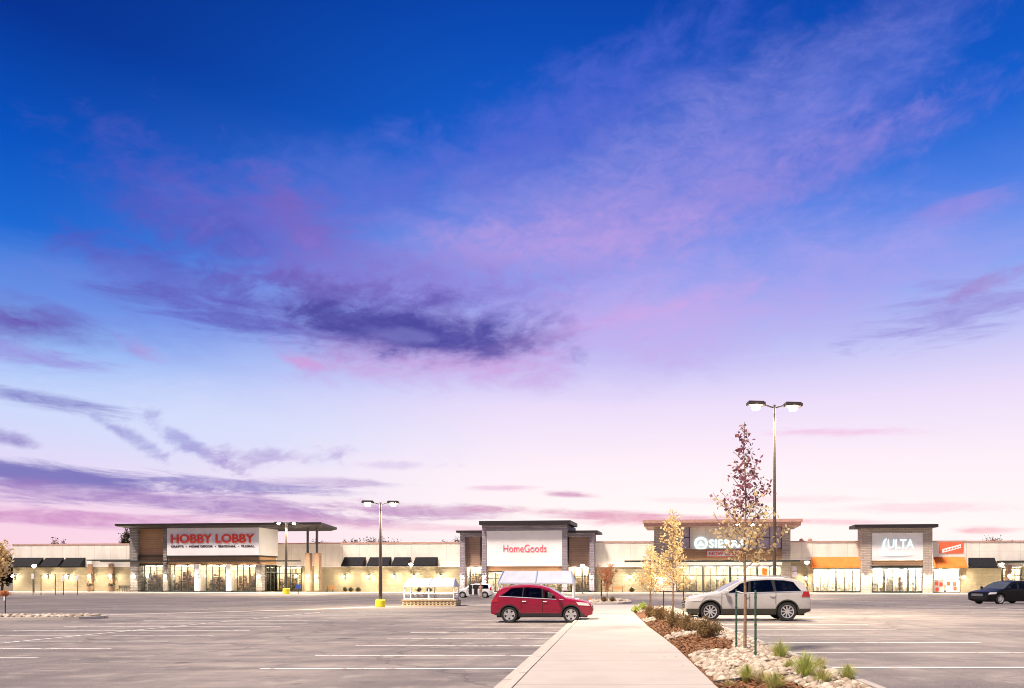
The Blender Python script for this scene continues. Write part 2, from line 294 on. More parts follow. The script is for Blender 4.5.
M = dict(
 asphalt=asphalt(), walk=concrete('sidewalk_concrete', (.52,.465,.41)), kerb=concrete('kerb_concrete', (.52,.47,.41), jy=3.0),
 paint=wornpaint(), field=mat('dry_field', (.16,.13,.08), .95, .3, .2),
 mulch=mat('mulch', (.22,.10,.04), .95, .6, 14, .9, bdist=.05), rock=stonemat('river_rock', (.64,.55,.44), (.26,.19,.13)),
 chip=stonemat('bark_chip', (.36,.17,.07), (.12,.055,.025)), edging=mat('edging', (.03,.03,.03), .6),
 panel=panelmat('facade_panel', (.76,.71,.64), 3.0), cmu=brickmat('block_wall', (.34,.29,.185), (.29,.245,.155), (.22,.195,.14), 1.6, .42, .02),
 brick=brickmat('brown_brick', (.36,.20,.11), (.30,.16,.09), (.30,.26,.22), .3, .1, .012),
 stone=brickmat('ledge_stone', (.34,.31,.28), (.18,.16,.155), (.09,.085,.08), .95, .26, .03, bump=.9),
 stonep=brickmat('pale_ledge_stone', (.52,.44,.38), (.38,.32,.28), (.22,.18,.15), .95, .26, .03, bump=.7), tint=mat('tinted_glass', (.36,.31,.39), .25, .1),
 woodd=brickmat('dusty_wood', (.33,.215,.165), (.28,.18,.14), (.13,.08,.06), 6.0, .3, .02, .7, .5, .3), stonev=brickmat('violet_stone', (.36,.32,.37), (.22,.19,.24), (.12,.10,.13), .95, .26, .03, bump=.8),
 wood=brickmat('wood_cladding', (.46,.27,.14), (.38,.21,.11), (.17,.09,.05), 6.0, .3, .02, .7, .5, .3),
 trim=mat('dark_trim', (.02,.022,.018), .5, .2), rooftrim=mat('roof_trim', (.018,.012,.014), .5, .2), cap=mat('parapet_cap', (.46,.27,.22), .5, .15),
 signw=mat('sign_panel', (.76,.74,.75), .5, .04, .6), awn=mat('charcoal_awning', (.012,.012,.016), .8, .2, spec=.2),
 orange=mat('orange_awning', (.80,.20,.028), .7, .1, 1.2), frame=mat('window_frame', (.03,.04,.035), .4, .2),
 glass=glassmat('store_glass', (.92,.95,.94), .08), inwall=mat('shop_wall', (.70,.62,.50), .8, .1), infloor=mat('shop_floor', (.45,.38,.30), .4, .1),
 inlamp=emis('shop_ceiling_light', (1,.84,.60), 13), inlampw=emis('shop_ceiling_light_white', (1,.95,.88), 42),
 goods=stonemat('shop_goods', (.62,.42,.26), (.02,.03,.02)), goodsr=stonemat('shop_goods_pale', (.8,.72,.65), (.35,.25,.12)),
 redlet=mat('red_letter', (.50,.035,.015), .5, .05, emit=(1,.08,.02), es=.04), blklet=mat('black_letter', (.03,.02,.03), .5),
 whlet=emis('white_lit_letter', (.72,.98,1), .9), pinklet=mat('red_lit_letter', (.75,.04,.07), .4, .05, emit=(1,.04,.10), es=.06), letedge=mat('letter_edge', (.8,.78,.78), .4, .05),
 banner=mat('red_banner', (.80,.13,.06), .7, .05), bannerw=mat('banner_white', (.8,.76,.74), .7, .05),
 steel=mat('painted_steel', (.06,.045,.035), .45, .15, 8), dsteel=mat('dark_steel', (.06,.055,.05), .5, .2), white=mat('white_paint', (.80,.79,.78), .4, .06),
 yellow=mat('yellow_paint', (.85,.72,.03), .6, .08), lamp=emis('lamp_glow', (1,.90,.72), 60), lampw=emis('sconce_glow', (1,.86,.62), 60),
 canvas=mat('white_canvas', (.40,.42,.50), .6, .06, 2), cbase=brickmat('corral_base', (.55,.42,.26), (.48,.36,.22), (.2,.14,.08), .6, .2, .03),
 bark=mat('bark', (.26,.17,.10), .9, .35, 22, .6), stake=mat('green_stake', (.03,.085,.05), .6, .2), strap=mat('strap', (.7,.7,.68), .6, .1),
 leaf_shade=leafmat('leaf_shade', (.38,.14,.18), (.26,.085,.14), (.50,.24,.19), .45), leaf_gold=leafmat('leaf_gold', (.86,.69,.34), (.78,.56,.24), (.88,.78,.50), .5),
 leaf_orange=leafmat('leaf_orange', (.75,.33,.15), (.60,.27,.12), (.75,.45,.22), .45), leaf_dark=leafmat('leaf_dark', (.03,.045,.02), (.05,.05,.025), (.08,.06,.03)),
 leaf_brown=leafmat('leaf_brown', (.20,.075,.06), (.14,.06,.05), (.26,.11,.07)), shrub=leafmat('leaf_shrub', (.30,.19,.07), (.17,.115,.045), (.42,.27,.11)),
 grass=leafmat('blade', (.30,.46,.06), (.50,.58,.12), (.62,.60,.26)), straw=leafmat('straw', (.55,.45,.24), (.48,.36,.16), (.6,.52,.3)),
 tyre=mat('tyre', (.018,.018,.018), .8, .2), rim=mat('alloy', (.62,.61,.60), .3, .05, metal=.6), rimdark=mat('wheel_shadow', (.02,.02,.02), .7),
 carglass=glassmat('car_glass', (.10,.12,.115), .07), carglass_l=glassmat('car_glass_clear', (.45,.50,.48), .02, .2),
 redp=mat('red_car_paint', (.27,.002,.03), .35, .06, coat=.6, spec=.3), whitep=mat('pearl_car_paint', (.50,.475,.445), .25, .03, coat=1), blackp=mat('black_car_paint', (.004,.004,.005), .4, .1, coat=.08, spec=.25),
 clad=mat('grey_cladding', (.055,.05,.035), .7, .1), cladk=mat('black_cladding', (.03,.03,.03), .6, .1), chrome=mat('chrome', (.6,.6,.6), .4, .02, metal=.6),
 headl=mat('headlight', (.75,.75,.75), .1, .05, coat=1), taill=mat('taillight', (.35,.006,.015), .2, .05, coat=.5, emit=(1,.02,.02), es=.03), seam=mat('seam', (.01,.01,.01), .8),
 ribblue=mat('pale_blue_steel', (.26,.30,.48), .5), screenglass=mat('dark_windshield', (.05,.06,.08), .45, .1, spec=.15), cabin=mat('cabin_trim', (.10,.095,.09), .8), skin=mat('skin', (.5,.3,.22), .6), shirt=mat('shirt', (.15,.02,.025), .8), trouser=mat('trousers', (.03,.03,.05), .8), hair=mat('hair', (.05,.03,.02), .7),
 coneo=mat('cone_orange', (.85,.22,.03), .5, .05), benchw=mat('bench_wood', (.50,.22,.07), .6, .2, 10), terr=mat('terracotta', (.34,.24,.15), .8, .15), bluep=mat('blue_sign', (.03,.09,.40), .5, .05),
)

# ------------------------------------------------------------------ mesh builder
class MB:
    def __init__(s): s.v = []; s.f = []; s.mi = []
    def face(s, idx, mi=0): s.f.append(idx); s.mi.append(mi)
    def box(s, x0, x1, y0, y1, z0, z1, mi=0):
        b = len(s.v)
        s.v += [(x0,y0,z0),(x1,y0,z0),(x1,y1,z0),(x0,y1,z0),(x0,y0,z1),(x1,y0,z1),(x1,y1,z1),(x0,y1,z1)]
        for q in ((0,3,2,1),(4,5,6,7),(0,1,5,4),(1,2,6,5),(2,3,7,6),(3,0,4,7)): s.face([b+i for i in q], mi)
    def quad(s, a, b, c, d, mi=0):
        k = len(s.v); s.v += [tuple(a),tuple(b),tuple(c),tuple(d)]; s.face([k,k+1,k+2,k+3], mi)
    def poly(s, pts, mi=0):
        k = len(s.v); s.v += [tuple(p) for p in pts]; s.face(list(range(k, k+len(pts))), mi)
    def tube(s, pts, rads, n=8, mi=0, cap=True):
        pts = [Vector(p) for p in pts]; prev = None; b0 = len(s.v)
        for i, p in enumerate(pts):
            d = (pts[min(i+1,len(pts)-1)]-pts[max(i-1,0)]).normalized()
            if prev is None:
                a = d.cross(Vector((0,0,1)));  a = d.cross(Vector((0,1,0))) if a.length < .1 else a
            else: a = prev - d*prev.dot(d)
            a.normalize(); prev = a; c = d.cross(a)
            for k in range(n):
                t = 2*math.pi*k/n; s.v.append(tuple(p + (a*math.cos(t)+c*math.sin(t))*rads[i]))
        for i in range(len(pts)-1):
            for k in range(n):
                k2 = (k+1) % n; s.face([b0+i*n+k, b0+i*n+k2, b0+(i+1)*n+k2, b0+(i+1)*n+k], mi)
        if cap:
            s.face([b0+k for k in range(n)][::-1], mi); s.face([b0+(len(pts)-1)*n+k for k in range(n)], mi)
    def lathe(s, prof, n=24, axis='z', c=(0,0,0), mi=0):
        b0 = len(s.v); c = Vector(c)
        for r, h in prof:
            for k in range(n):
                t = 2*math.pi*k/n; a, b = r*math.cos(t), r*math.sin(t)
                s.v.append(tuple(c + (Vector((a,b,h)) if axis == 'z' else Vector((a,h,b)))))
        for i in range(len(prof)-1):
            for k in range(n):
                k2 = (k+1) % n; s.face([b0+i*n+k, b0+i*n+k2, b0+(i+1)*n+k2, b0+(i+1)*n+k], mi)
    def build(s, name, mats, parent=None, loc=(0,0,0), smooth=False, sharp=40):
        me = bpy.data.meshes.new(name); me.from_pydata(s.v, [], s.f)
        mats = mats if isinstance(mats, (list, tuple)) else [mats]
        for m_ in mats: me.materials.append(m_)
        me.polygons.foreach_set('material_index', s.mi)
        if smooth:
            me.polygons.foreach_set('use_smooth', [True]*len(s.f))
            try: me.set_sharp_from_angle(angle=R(sharp))
            except Exception: pass
        me.update()
        o = bpy.data.objects.new(name, me); C.objects.link(o); o.location = loc
        if parent: o.parent = parent
        return o
def tag(o, label=None, cat=None, group=None, kind=None):
    if label: o['label'] = label
    if cat: o['category'] = cat
    if group: o['group'] = group
    if kind: o['kind'] = kind
    return o
def empty(name, loc, rz=0):
    o = bpy.data.objects.new(name, None); C.objects.link(o); o.location = loc; o.rotation_euler = (0,0,rz); o.empty_display_size = .2
    return o
def copy_tree(o, parent=None):
    c = o.copy(); C.objects.link(c)
    if parent: c.parent = parent
    for ch in [k for k in bpy.data.objects if k.parent == o]: copy_tree(ch, c)
    return c
def light(name, loc, e, col=(1,.82,.58), r=.15, parent=None):
    l = bpy.data.lights.new(name, 'POINT'); l.energy = e; l.color = col; l.shadow_soft_size = r
    o = bpy.data.objects.new(name, l); C.objects.link(o); o.location = loc
    if parent: o.parent = parent
    return o

# ------------------------------------------------------------------ ground
def ss(a, b, x):
    t = max(0, min(1, (x-a)/(b-a))); return t*t*(3-2*t)
def gh(x, y):
    return -.004*min(max(y, -20), 60) + .27*ss(1.7, 3.2, x)*(1-ss(48, 80, y))
def at(px, Y, z=None):
    x = (px-XH)*Y/F; return Vector((x, Y, gh(x, Y) if z is None else z))
xs = [-170,-120,-80,-60,-50,-40,-30,-25,-20,-15,-10,-6,-3,-1.8,0,1.4,1.7,1.95,2.2,2.45,2.7,2.95,3.2,3.5,5,8,12,16,20,30,40,60,90,130]
ys = [-20,-5,0,4,8,12,16,20,26,32,38,44,48,52,56,60,64,68,72,76,80,90,105,125,150]
mb = MB()
for y in ys:
    for x in xs: mb.v.append((x, y, gh(x, y)))
for j in range(len(ys)-1):
    for i in range(len(xs)-1):
        a = j*len(xs)+i; mb.face([a, a+1, a+1+len(xs), a+len(xs)])
tag(mb.build('parking_lot', M['asphalt'], smooth=True), kind='structure')
mb = MB(); mb.quad((-4000,-400,-.45),(4000,-400,-.45),(4000,6000,-.45),(-4000,6000,-.45)); tag(mb.build('ground', M['field']), kind='structure')

# painted stall lines
mb = MB()
def strip(x0, x1, y0, y1, n=1):
    L = max(1, int(abs(y1-y0)/4)); Kx = max(1, int(abs(x1-x0)/3))
    for j in range(L):
        for i in range(Kx):
            a, b = x0+(x1-x0)*i/Kx, x0+(x1-x0)*(i+1)/Kx; c, d = y0+(y1-y0)*j/L, y0+(y1-y0)*(j+1)/L
            mb.quad(*[(p, q, gh(p, q)+.006) for p, q in ((a,c),(b,c),(b,d),(a,d))])
LW = .07
for k in range(-2, 8): y = 15.2+2.82*k-(.25 if k < 0 else 0); strip(-7.15, -1.95, y-LW, y+LW)
for k in range(-2, 12): y = 17.4+2.56*k; strip(-22.1, -13.35, y-LW, y+LW)
strip(-17.8, -17.7, 9, 46)
for k in range(-3, 9): y = 13.0+2.73*k; strip(3.62, 9.05, y-LW, y+LW)
for k in range(0, 15): y = 32.0+2.73*k; strip(17.9, 28.2, y-LW, y+LW)
strip(23.0, 23.1, 30, 72)
for k in range(0, 9): y = 50+2.73*k; strip(-37, -27, y-LW, y+LW)
for k in range(0, 10): y = 60+2.8*k; strip(-13.5, -8.5, y-LW, y+LW)
tag(mb.build('parking_markings', M['paint']), kind='structure')

# sidewalk with kerb
WR = [(-6,1.62),(8,1.62),(19,1.58),(24,1.45),(28,1.32),(41,1.16),(46,1.16),(46.5,1.9),(50,2.4),(58,3.4)]
def walk_r(y): return float(np.interp(y, [a for a, b in WR], [b for a, b in WR]))
def zw(y): return -.004*min(y, 60)+.13
mb = MB(); yy = list(np.linspace(-6, 58, 65))
def ribbon(mb, rows, mi=0):
    """rows: list of point lists, joined row to row"""
    b = len(mb.v); n = len(rows[0])
    for r_ in rows: mb.v += [tuple(p) for p in r_]
    for j in range(len(rows)-1):
        for i in range(n-1): mb.face([b+j*n+i, b+j*n+i+1, b+(j+1)*n+i+1, b+(j+1)*n+i], mi)
ribbon(mb, [[(-1.535,y,zw(y)-.3),(-1.535,y,zw(y)),(walk_r(y),y,zw(y)),(walk_r(y),y,zw(y)-.3)] for y in yy])
mb.poly([(-1.55,58,zw(58)-.3),(walk_r(58),58,zw(58)-.3),(walk_r(58),58,zw(58)),(-1.55,58,zw(58))])
tag(mb.build('sidewalk', M['walk']), kind='structure')
mb = MB()
ribbon(mb, [[(-1.74,y,gh(-1.74,y)-.1),(-1.71,y,zw(y)-.018),(-1.69,y,zw(y)-.003),(-1.562,y,zw(y)-.003),(-1.562,y,zw(y)-.2)] for y in yy])
ribbon(mb, [[(3.52,y,gh(3.5,y)-.1),(3.50,y,zr-.015),(3.48,y,zr),(3.36,y,zr),(3.36,y,zr-.25)] for y in yy if y < 46.1 for zr in (gh(3.6,y)+.13,)])
tag(mb.build('kerb', M['kerb'], smooth=True, sharp=50), kind='structure')
mb = MB()   # gutter pan beside the left kerb
ribbon(mb, [[(-1.98,y,gh(-2,y)+.003),(-1.745,y,gh(-1.9,y)+.003)] for y in yy])
tag(mb.build('gutter', M['kerb']), kind='structure')

# planting bed between sidewalk and right kerb
def bedz(x, y):
    a, b = walk_r(y), 3.36; t = max(0, min(1, (x-a)/(b-a)))
    return zw(y)-.03 + t*(gh(3.6,y)+.10 - zw(y)+.03) + .05*math.sin(math.pi*t)
mb = MB(); by = list(np.linspace(2, 46, 120)); rows = []
for y in by:
    a = walk_r(y)+.003
    rows.append([(a+(3.355-a)*i/14, y, bedz(a+(3.355-a)*i/14, y)+.018*mnoise.noise((i*.7, y*2.2, 1))) for i in range(15)])
ribbon(mb, rows); tag(mb.build('mulch_bed', M['mulch'], smooth=True, sharp=80), kind='structure')
def pebbles(name, pts, rmin, rmax, m):
    mb = MB(); rnd = random.Random(3)
    ico = [(0,0,1),(.894,0,.447),(.276,.851,.447),(-.724,.526,.447),(-.724,-.526,.447),(.276,-.851,.447),(.724,.526,-.447),(-.276,.851,-.447),(-.894,0,-.447),(-.276,-.851,-.447),(.724,-.526,-.447),(0,0,-1)]
    fc = [(0,1,2),(0,2,3),(0,3,4),(0,4,5),(0,5,1),(1,6,2),(2,7,3),(3,8,4),(4,9,5),(5,10,1),(6,7,2),(7,8,3),(8,9,4),(9,10,5),(10,6,1),(11,7,6),(11,8,7),(11,9,8),(11,10,9),(11,6,10)]
    for x, y, z in pts:
        r = rnd.uniform(rmin, rmax); sx, sy, sz = r*rnd.uniform(.8,1.35), r*rnd.uniform(.8,1.35), r*rnd.uniform(.55,.85); a = rnd.uniform(0, 6.3); b = len(mb.v)
        for p in ico:
            k = rnd.uniform(.85, 1.12); X, Y_ = p[0]*sx*k, p[1]*sy*k
            mb.v.append((x+X*math.cos(a)-Y_*math.sin(a), y+X*math.sin(a)+Y_*math.cos(a), z+p[2]*sz*k+sz*.25))
        for f in fc: mb.face([b+i for i in f])
    return mb.build(name, m, smooth=True, sharp=180)
rnd = random.Random(11); pts = []
def in_rock(x, y):
    if 12.1-.7*(x-1.6) < y < 16.2+ .5*math.sin(x*4): return True
    if x > 3.36-.62-.15*math.sin(y*1.3) : return True
    if 21.5 < y < 23.0 + .4*math.sin(x*3) : return True
    if 31 < y < 33.5: return True
    if y > 41.5: return x > 1.4
    return False
for _ in range(15000):
    y = rnd.uniform(7, 45); 
    if rnd.random() > min(1, 22/y): continue
    x = rnd.uniform(walk_r(y)+.08, 3.30)
    if in_rock(x, y): pts.append((x, y, bedz(x, y)+rnd.uniform(-.02,.03)))
tag(pebbles('river_rock', pts[:4300], .035, .082, M['rock']), 'cream river rocks filling the planting bed', 'rocks', kind='stuff')
mb = MB()
for _ in range(9000):
    y = rnd.uniform(8, 32); x = rnd.uniform(walk_r(y)+.03, 3.2)
    if in_rock(x, y): continue
    z = bedz(x, y)+.02; a = rnd.uniform(0, 6.3); l = rnd.uniform(.02,.05); wd = l*.35; t = rnd.uniform(-.5,.5)*l
    c, s_ = math.cos(a), math.sin(a)
    mb.quad((x-l*c+wd*s_,y-l*s_-wd*c,z-t),(x+l*c+wd*s_,y+l*s_-wd*c,z+t),(x+l*c-wd*s_,y+l*s_+wd*c,z+t+.01),(x-l*c-wd*s_,y-l*s_+wd*c,z-t+.01))
tag(mb.build('bark_mulch', M['chip']), 'loose brown bark chips on the planting bed', 'mulch', kind='stuff')
mb = MB(); ribbon(mb, [[(walk_r(12)+.01+i*.1, 12.05-.07*i, bedz(walk_r(12)+i*.1, 12)+h) for h in (-.02,.06)] for i in range(12)])
ribbon(mb, [[(walk_r(12)+.01+i*.1, 12.07-.07*i, bedz(walk_r(12)+i*.1, 12)+h) for h in (.06,-.02)] for i in range(12)])
tag(mb.build('bed_edging', M['edging']), 'thin black edging strip between bark mulch and river rocks', 'edging')

# pavement in front of the shops (follows the facade)
Y0, MM = 121.0, .105; NN = math.sqrt(1+MM*MM); ANG = -math.atan(MM)
def U(px, v=0.0):
    a = (px-XH)/F; t = (Y0+v*NN)/(1+MM*a); x = a*t
    return (x-MM*(t-Y0))/NN
def Z(px, py, v=0.0):
    a = (px-XH)/F; t = (Y0+v*NN)/(1+MM*a); return HC+(YH-py)*t/F
def W(u, v, z=0.0):     # facade frame -> world
    return Vector(((u+MM*v)/NN, Y0+(v-MM*u)/NN, z))
ZB = -.09
def fbox(name, m, parts, kind='structure'):
    mb = MB()
    for p in parts: mb.box(*p)
    o = mb.build(name, m); o.location = W(0,0,0); o.rotation_euler = (0,0,ANG)
    return tag(o, kind=kind)
fbox('storefront_pavement', M['walk'], [(-135, 95, -11, 4, -.5, ZB)])
fbox('pavement_kerb', M['kerb'], [(-135, 95, -11.2, -11.003, -.5, ZB-.005)])

# concrete gutter crossing the left lot, rock islands
def strip_poly(name, pts, wd, m, h=.004):
    mb = MB(); rows = []
    for (x, y), (x2, y2) in zip(pts[:-1], pts[1:]):
        d = Vector((x2-x, y2-y)).normalized(); n = Vector((-d.y, d.x))*wd/2
        for k in range(9):
            t = k/8; cx, cy = x+(x2-x)*t, y+(y2-y)*t
            rows.append([(cx+n.x, cy+n.y, gh(cx,cy)+h), (cx-n.x, cy-n.y, gh(cx,cy)+h)])
    ribbon(mb, rows); return tag(mb.build(name, m), kind='structure')
strip_poly('drain_gutter', [(-29,41),(-20.7,50),(-17,58),(-9,62)], .8, M['kerb'])
def island(pts, h, m_top, rocks=True, seed=1):
    """kerbed island outline in world xy"""
    n = len(pts); cx = sum(p[0] for p in pts)/n; cy = sum(p[1] for p in pts)/n
    mb = MB(); rows = []
    for x, y in pts+pts[:1]:
        z = gh(x, y); dx_, dy_ = x-cx, y-cy; L = math.hypot(dx_, dy_); ix, iy = x-dx_/L*.18, y-dy_/L*.18
        rows.append([(x,y,z-.1),(x,y,z+h-.015),(x-dx_/L*.015,y-dy_/L*.015,z+h),(ix,iy,z+h),(ix,iy,z+h-.1)])
    ribbon(mb, rows); tag(mb.build('island_kerb', M['kerb']), kind='structure')
    mb = MB(); mb.poly([(x-(x-cx)*.02, y-(y-cy)*.02, gh(x,y)+h-.06) for x, y in pts]); tag(mb.build('island_bed', m_top), kind='structure')
    r_ = random.Random(seed); out = []
    x0, x1 = min(p[0] for p in pts), max(p[0] for p in pts); y0, y1 = min(p[1] for p in pts), max(p[1] for p in pts)
    def inside(x, y):
        c = False
        for (ax_, ay_), (bx_, by_) in zip(pts, pts[1:]+pts[:1]):
            if (ay_ > y) != (by_ > y) and x < (bx_-ax_)*(y-ay_)/(by_-ay_)+ax_: c = not c
        return c
    for _ in range(int((x1-x0)*(y1-y0)*14)):
        x, y = r_.uniform(x0+.25,x1-.25), r_.uniform(y0+.25,y1-.25)
        if inside(cx+(x-cx)*1.06, cy+(y-cy)*1.06): out.append((x, y, gh(x,y)+h-.04))
    tag(pebbles('island_rock', out, .07, .16, M['rock']), 'pale river rocks covering the '+('left parking island' if cx < -15 else 'small island beyond the sidewalk'), 'rocks', kind='stuff')
def oval(cx, cy, rx, ry, n=28, p=3.0):
    return [(cx+rx*math.copysign(abs(math.cos(t))**(2/p), math.cos(t)), cy+ry*math.copysign(abs(math.sin(t))**(2/p), math.sin(t))) for t in (2*math.pi*k/n for k in range(n))]
island(oval(-32.4, 37.3, 7.0, 1.7), .14, M['mulch'], seed=2)
island(oval(-.3, 70, 2.0, 6.0), .14, M['mulch'], seed=3)

# ------------------------------------------------------------------ text
def text_mesh(s, bold=0.0, shear=0.0):
    cu = bpy.data.curves.new('t', 'FONT'); cu.body = s; cu.offset = bold; cu.shear = shear; cu.extrude = .06; cu.resolution_u = 3
    o = bpy.data.objects.new('t', cu); C.objects.link(o)
    dg = bpy.context.evaluated_depsgraph_get(); me = bpy.data.meshes.new_from_object(o.evaluated_get(dg))
    bpy.data.objects.remove(o); return me
def put_text(s, parent, name, u0, u1, z0, z1, y, m, bold=.02, depth=.25, shear=0):
    """letters standing proud of a panel in the facade frame, fitted to the box u0..u1, z0..z1"""
    me = text_mesh(s, bold, shear); co_ = np.empty(len(me.vertices)*3); me.vertices.foreach_get('co', co_); co_ = co_.reshape(-1, 3)
    mn, mx = co_.min(0), co_.max(0); q = (co_-mn)/(mx-mn)
    out = np.stack([u0+q[:,0]*(u1-u0), y-q[:,2]*depth, z0+q[:,1]*(z1-z0)], 1)
    me.vertices.foreach_set('co', out.ravel()); me.materials.clear(); me.materials.append(m); me.update()
    o = bpy.data.objects.new(name, me); C.objects.link(o); o.parent = parent; return o

# ------------------------------------------------------------------ buildings
class Bld:
    def __init__(s, name, label, cat, pxc, group=None):
        s.uc = U(pxc); s.root = empty(name, W(s.uc, 0, ZB), ANG); tag(s.root, label, cat, group)
    def boxes(s, name, m, bs, parent=None, mi=None):
        mb = MB()
        for i, b in enumerate(bs): mb.box(b[0]-s.uc, b[1]-s.uc, b[2], b[3], b[4]-ZB, b[5]-ZB, 0 if mi is None else mi[i])
        return mb.build(name, m, parent or s.root)
    def pb(s, px0, px1, py0, py1, v0, v1):   # box given by its front face in the picture plane of the facade (depth v0..v1)
        return (U(px0,v0), U(px1,v0), v0, v1, Z((px0+px1)/2,py1,v0), Z((px0+px1)/2,py0,v0))
    def text(s, t, name, px0, px1, py0, py1, v, m, parent=None, **k):
        b = s.pb(px0,px1,py0,py1,v,v+1)
        return put_text(t, parent or s.root, name, b[0]-s.uc, b[1]-s.uc, b[4]-ZB, b[5]-ZB, v, m, **k)
    def lampw(s, px, py=576, v=-.5, e=190):
        u, z = U(px,v)-s.uc, Z(px,py,v)-ZB
        mb = MB(); mb.box(u-.13,u+.13,v+.16,v+.34,z-.35,z+.35,0)
        mb.tube([(u,v+.22,z+.22),(u,v,z+.25)],[.04,.04],6,0); mb.lathe([(.02,.30),(.26,.22),(.28,.18),(.24,.17)],12,'z',(u,v-.05,z),0)
        mb.lathe([(.02,.16),(.2,.12),(.22,0),(.17,-.14),(.02,-.2)],12,'z',(u,v-.05,z),1)
        o = mb.build('wall_lamp', [M['dsteel'], M['lampw']], s.root, smooth=True)
        if e: light('wall_lamp_light', (u, v-.30, z-.02), e*1.0, r=.1, parent=s.root)
        return o
    def awning(s, px0, px1, py0, py1, m, out=1.5, v=0.0, name='awning'):
        u0, u1 = U(px0,v)-s.uc, U(px1,v)-s.uc; zt = Z((px0+px1)/2,py0,v)-ZB; zb = Z((px0+px1)/2,py1,v-out)-ZB; t = .1; fl = .22
        mb = MB(); A = [(v-.004,zt),(v-out,zb+fl),(v-out,zb),(v-out+.05,zb),(v-.004-0.06,zt-.15),(v-.004,zt-.15)]
        for u in (u0, u1): mb.poly([(u,a,b) for a, b in A])
        for i in range(len(A)):
            (a,b),(c,d) = A[i], A[(i+1)%len(A)]; mb.quad((u0,a,b),(u1,a,b),(u1,c,d),(u0,c,d))
        for u in (u0, u1-.04):    # triangular cheek
            mb.poly([(u,v-.004,zt-.02),(u,v-out+.02,zb+.02),(u,v-.004,zb+.02)]); mb.poly([(u+.04,v-.004,zt-.02),(u+.04,v-out+.02,zb+.02),(u+.04,v-.004,zb+.02)])
        n = max(3, int((u1-u0)/.9))
        for k in range(n+1):      # standing seams
            u = u0+(u1-u0-.04)*k/n; mb.quad((u,v-.02,zt+.03),(u+.04,v-.02,zt+.03),(u+.04,v-out,zb+fl+.03),(u,v-out,zb+fl+.03))
        return mb.build(name, m, s.root)
    def bay(s, px0, px1, py0, py1, v, nm=3, tr=.32, name='shop_window'):
        """glazed bay: dark frame with mullions and a transom, one glass sheet"""
        u0, u1, _, _, z0, z1 = s.pb(px0,px1,py0,py1,v,v+1); f = .09
        z0 = ZB+.02
        bs = [(u0,u1,v,v+.14,z0,z0+.22),(u0,u1,v,v+.14,z1-f,z1)]; zt = z1-(z1-z0)*tr
        for k in range(nm+1):
            u = u0+(u1-u0-f)*k/nm; bs.append((u,u+f,v-.003,v+.143,z0+.222,z1-f-.002))
        bs.append((u0+f,u1-f,v+.01,v+.13,zt,zt+f))
        fr = s.boxes(name, M['frame'], bs)
        s.boxes('pane', M['glass'], [(u0+.02,u1-.02,v+.06,v+.075,z0+.1,z1-.05)], parent=fr)
        return fr
    def room(s, px0, px1, py0, v, depth=6.0, dense=1.0, white=False, e=5, seed=1, goods='goods'):
        """lit shop interior behind a bay: ceiling lamps, back wall and racks of goods"""
        u0, u1, _, _, _, z1 = s.pb(px0,px1,py0,py0+1,v,v+1); u0 += .05; u1 -= .05; vb = v+depth; z1 -= .15
        s.boxes('shop_interior', [M['inwall'], M['infloor']], [(u0,u1,vb-.1,vb,ZB,z1),(u0,u1,v+.3,vb-.11,ZB+.003,ZB+.03),(u0,u0+.1,v+.3,vb-.11,ZB+.04,z1),(u1-.1,u1,v+.3,vb-.11,ZB+.04,z1)], mi=[0,1,0,0])
        L = []; n = max(2, int((u1-u0)/2.2))
        for k in range(n):
            c = u0+(u1-u0)*(k+.5)/n; L += [(c-.35,c+.35,v+.9,v+2.0,z1-.12,z1-.05),(c-.35,c+.35,v+3.2,v+4.4,z1-.12,z1-.05)]
        for b_ in L: s.boxes('ceiling_light', M['inlampw' if white else 'inlamp'], [b_])
        r_ = random.Random(seed); bs = []
        for _ in range(int((u1-u0)*9*dense)):
            c = r_.uniform(u0+.3,u1-.3); y = v+r_.uniform(.7,depth-.6); h = r_.choice((.6,.9,1.2,1.6,2.3,3.0) if goods == 'goods' else (.7,1.0,1.4,1.9,2.3))*r_.uniform(.8,1.1); wd = r_.uniform(.06,.34); z = ZB+.04
            while z < ZB+h:
                hh = r_.uniform(.12,.4); a = r_.uniform(.6,1)*wd; bs.append((c-a,c+a,y,y+r_.uniform(.1,.4),z,z+hh)); z += hh+r_.choice((.01,.01,.12))
        s.boxes('shop_goods', M[goods], bs)['kind'] = 'stuff'

CMUL = 567
def wing(b, px0, px1, pyt, solids, v=0.0, depth=34, pyl=567, cap='cap', dark_back=True):
    """one stretch of flat-roofed facade: panelled upper band over block wall; solids = list of (px0, px1) of closed wall below"""
    us, ue = U(px0,v), U(px1,v); zt = Z((px0+px1)/2,pyt,v); zl = Z((px0+px1)/2,pyl,v)
    b.boxes('rear_wall', M['cmu'], [(us+.05,ue-.05,v+6.4,v+depth,ZB,zt-.5)])
    for a, c in solids: b.boxes('wall', M['cmu'], [(U(a,v),U(c,v),v,v+6.38,ZB,zl-.003)])
    b.boxes('upper_wall', M['panel'], [(us,ue,v-.12,v+.2,zl,zt-.22),(us,ue,v+.203,v+6.39,zl,zt-.9)])
    b.boxes('parapet_cap', M[cap], [(us-.03,ue+.03,v-.22,v+.35,zt-.22,zt)])
    # a lighter soffit band and a reveal line
    b.boxes('wall_trim', M['signw'], [(us,ue,v-.16,v-.123,zl,zl+.18)])

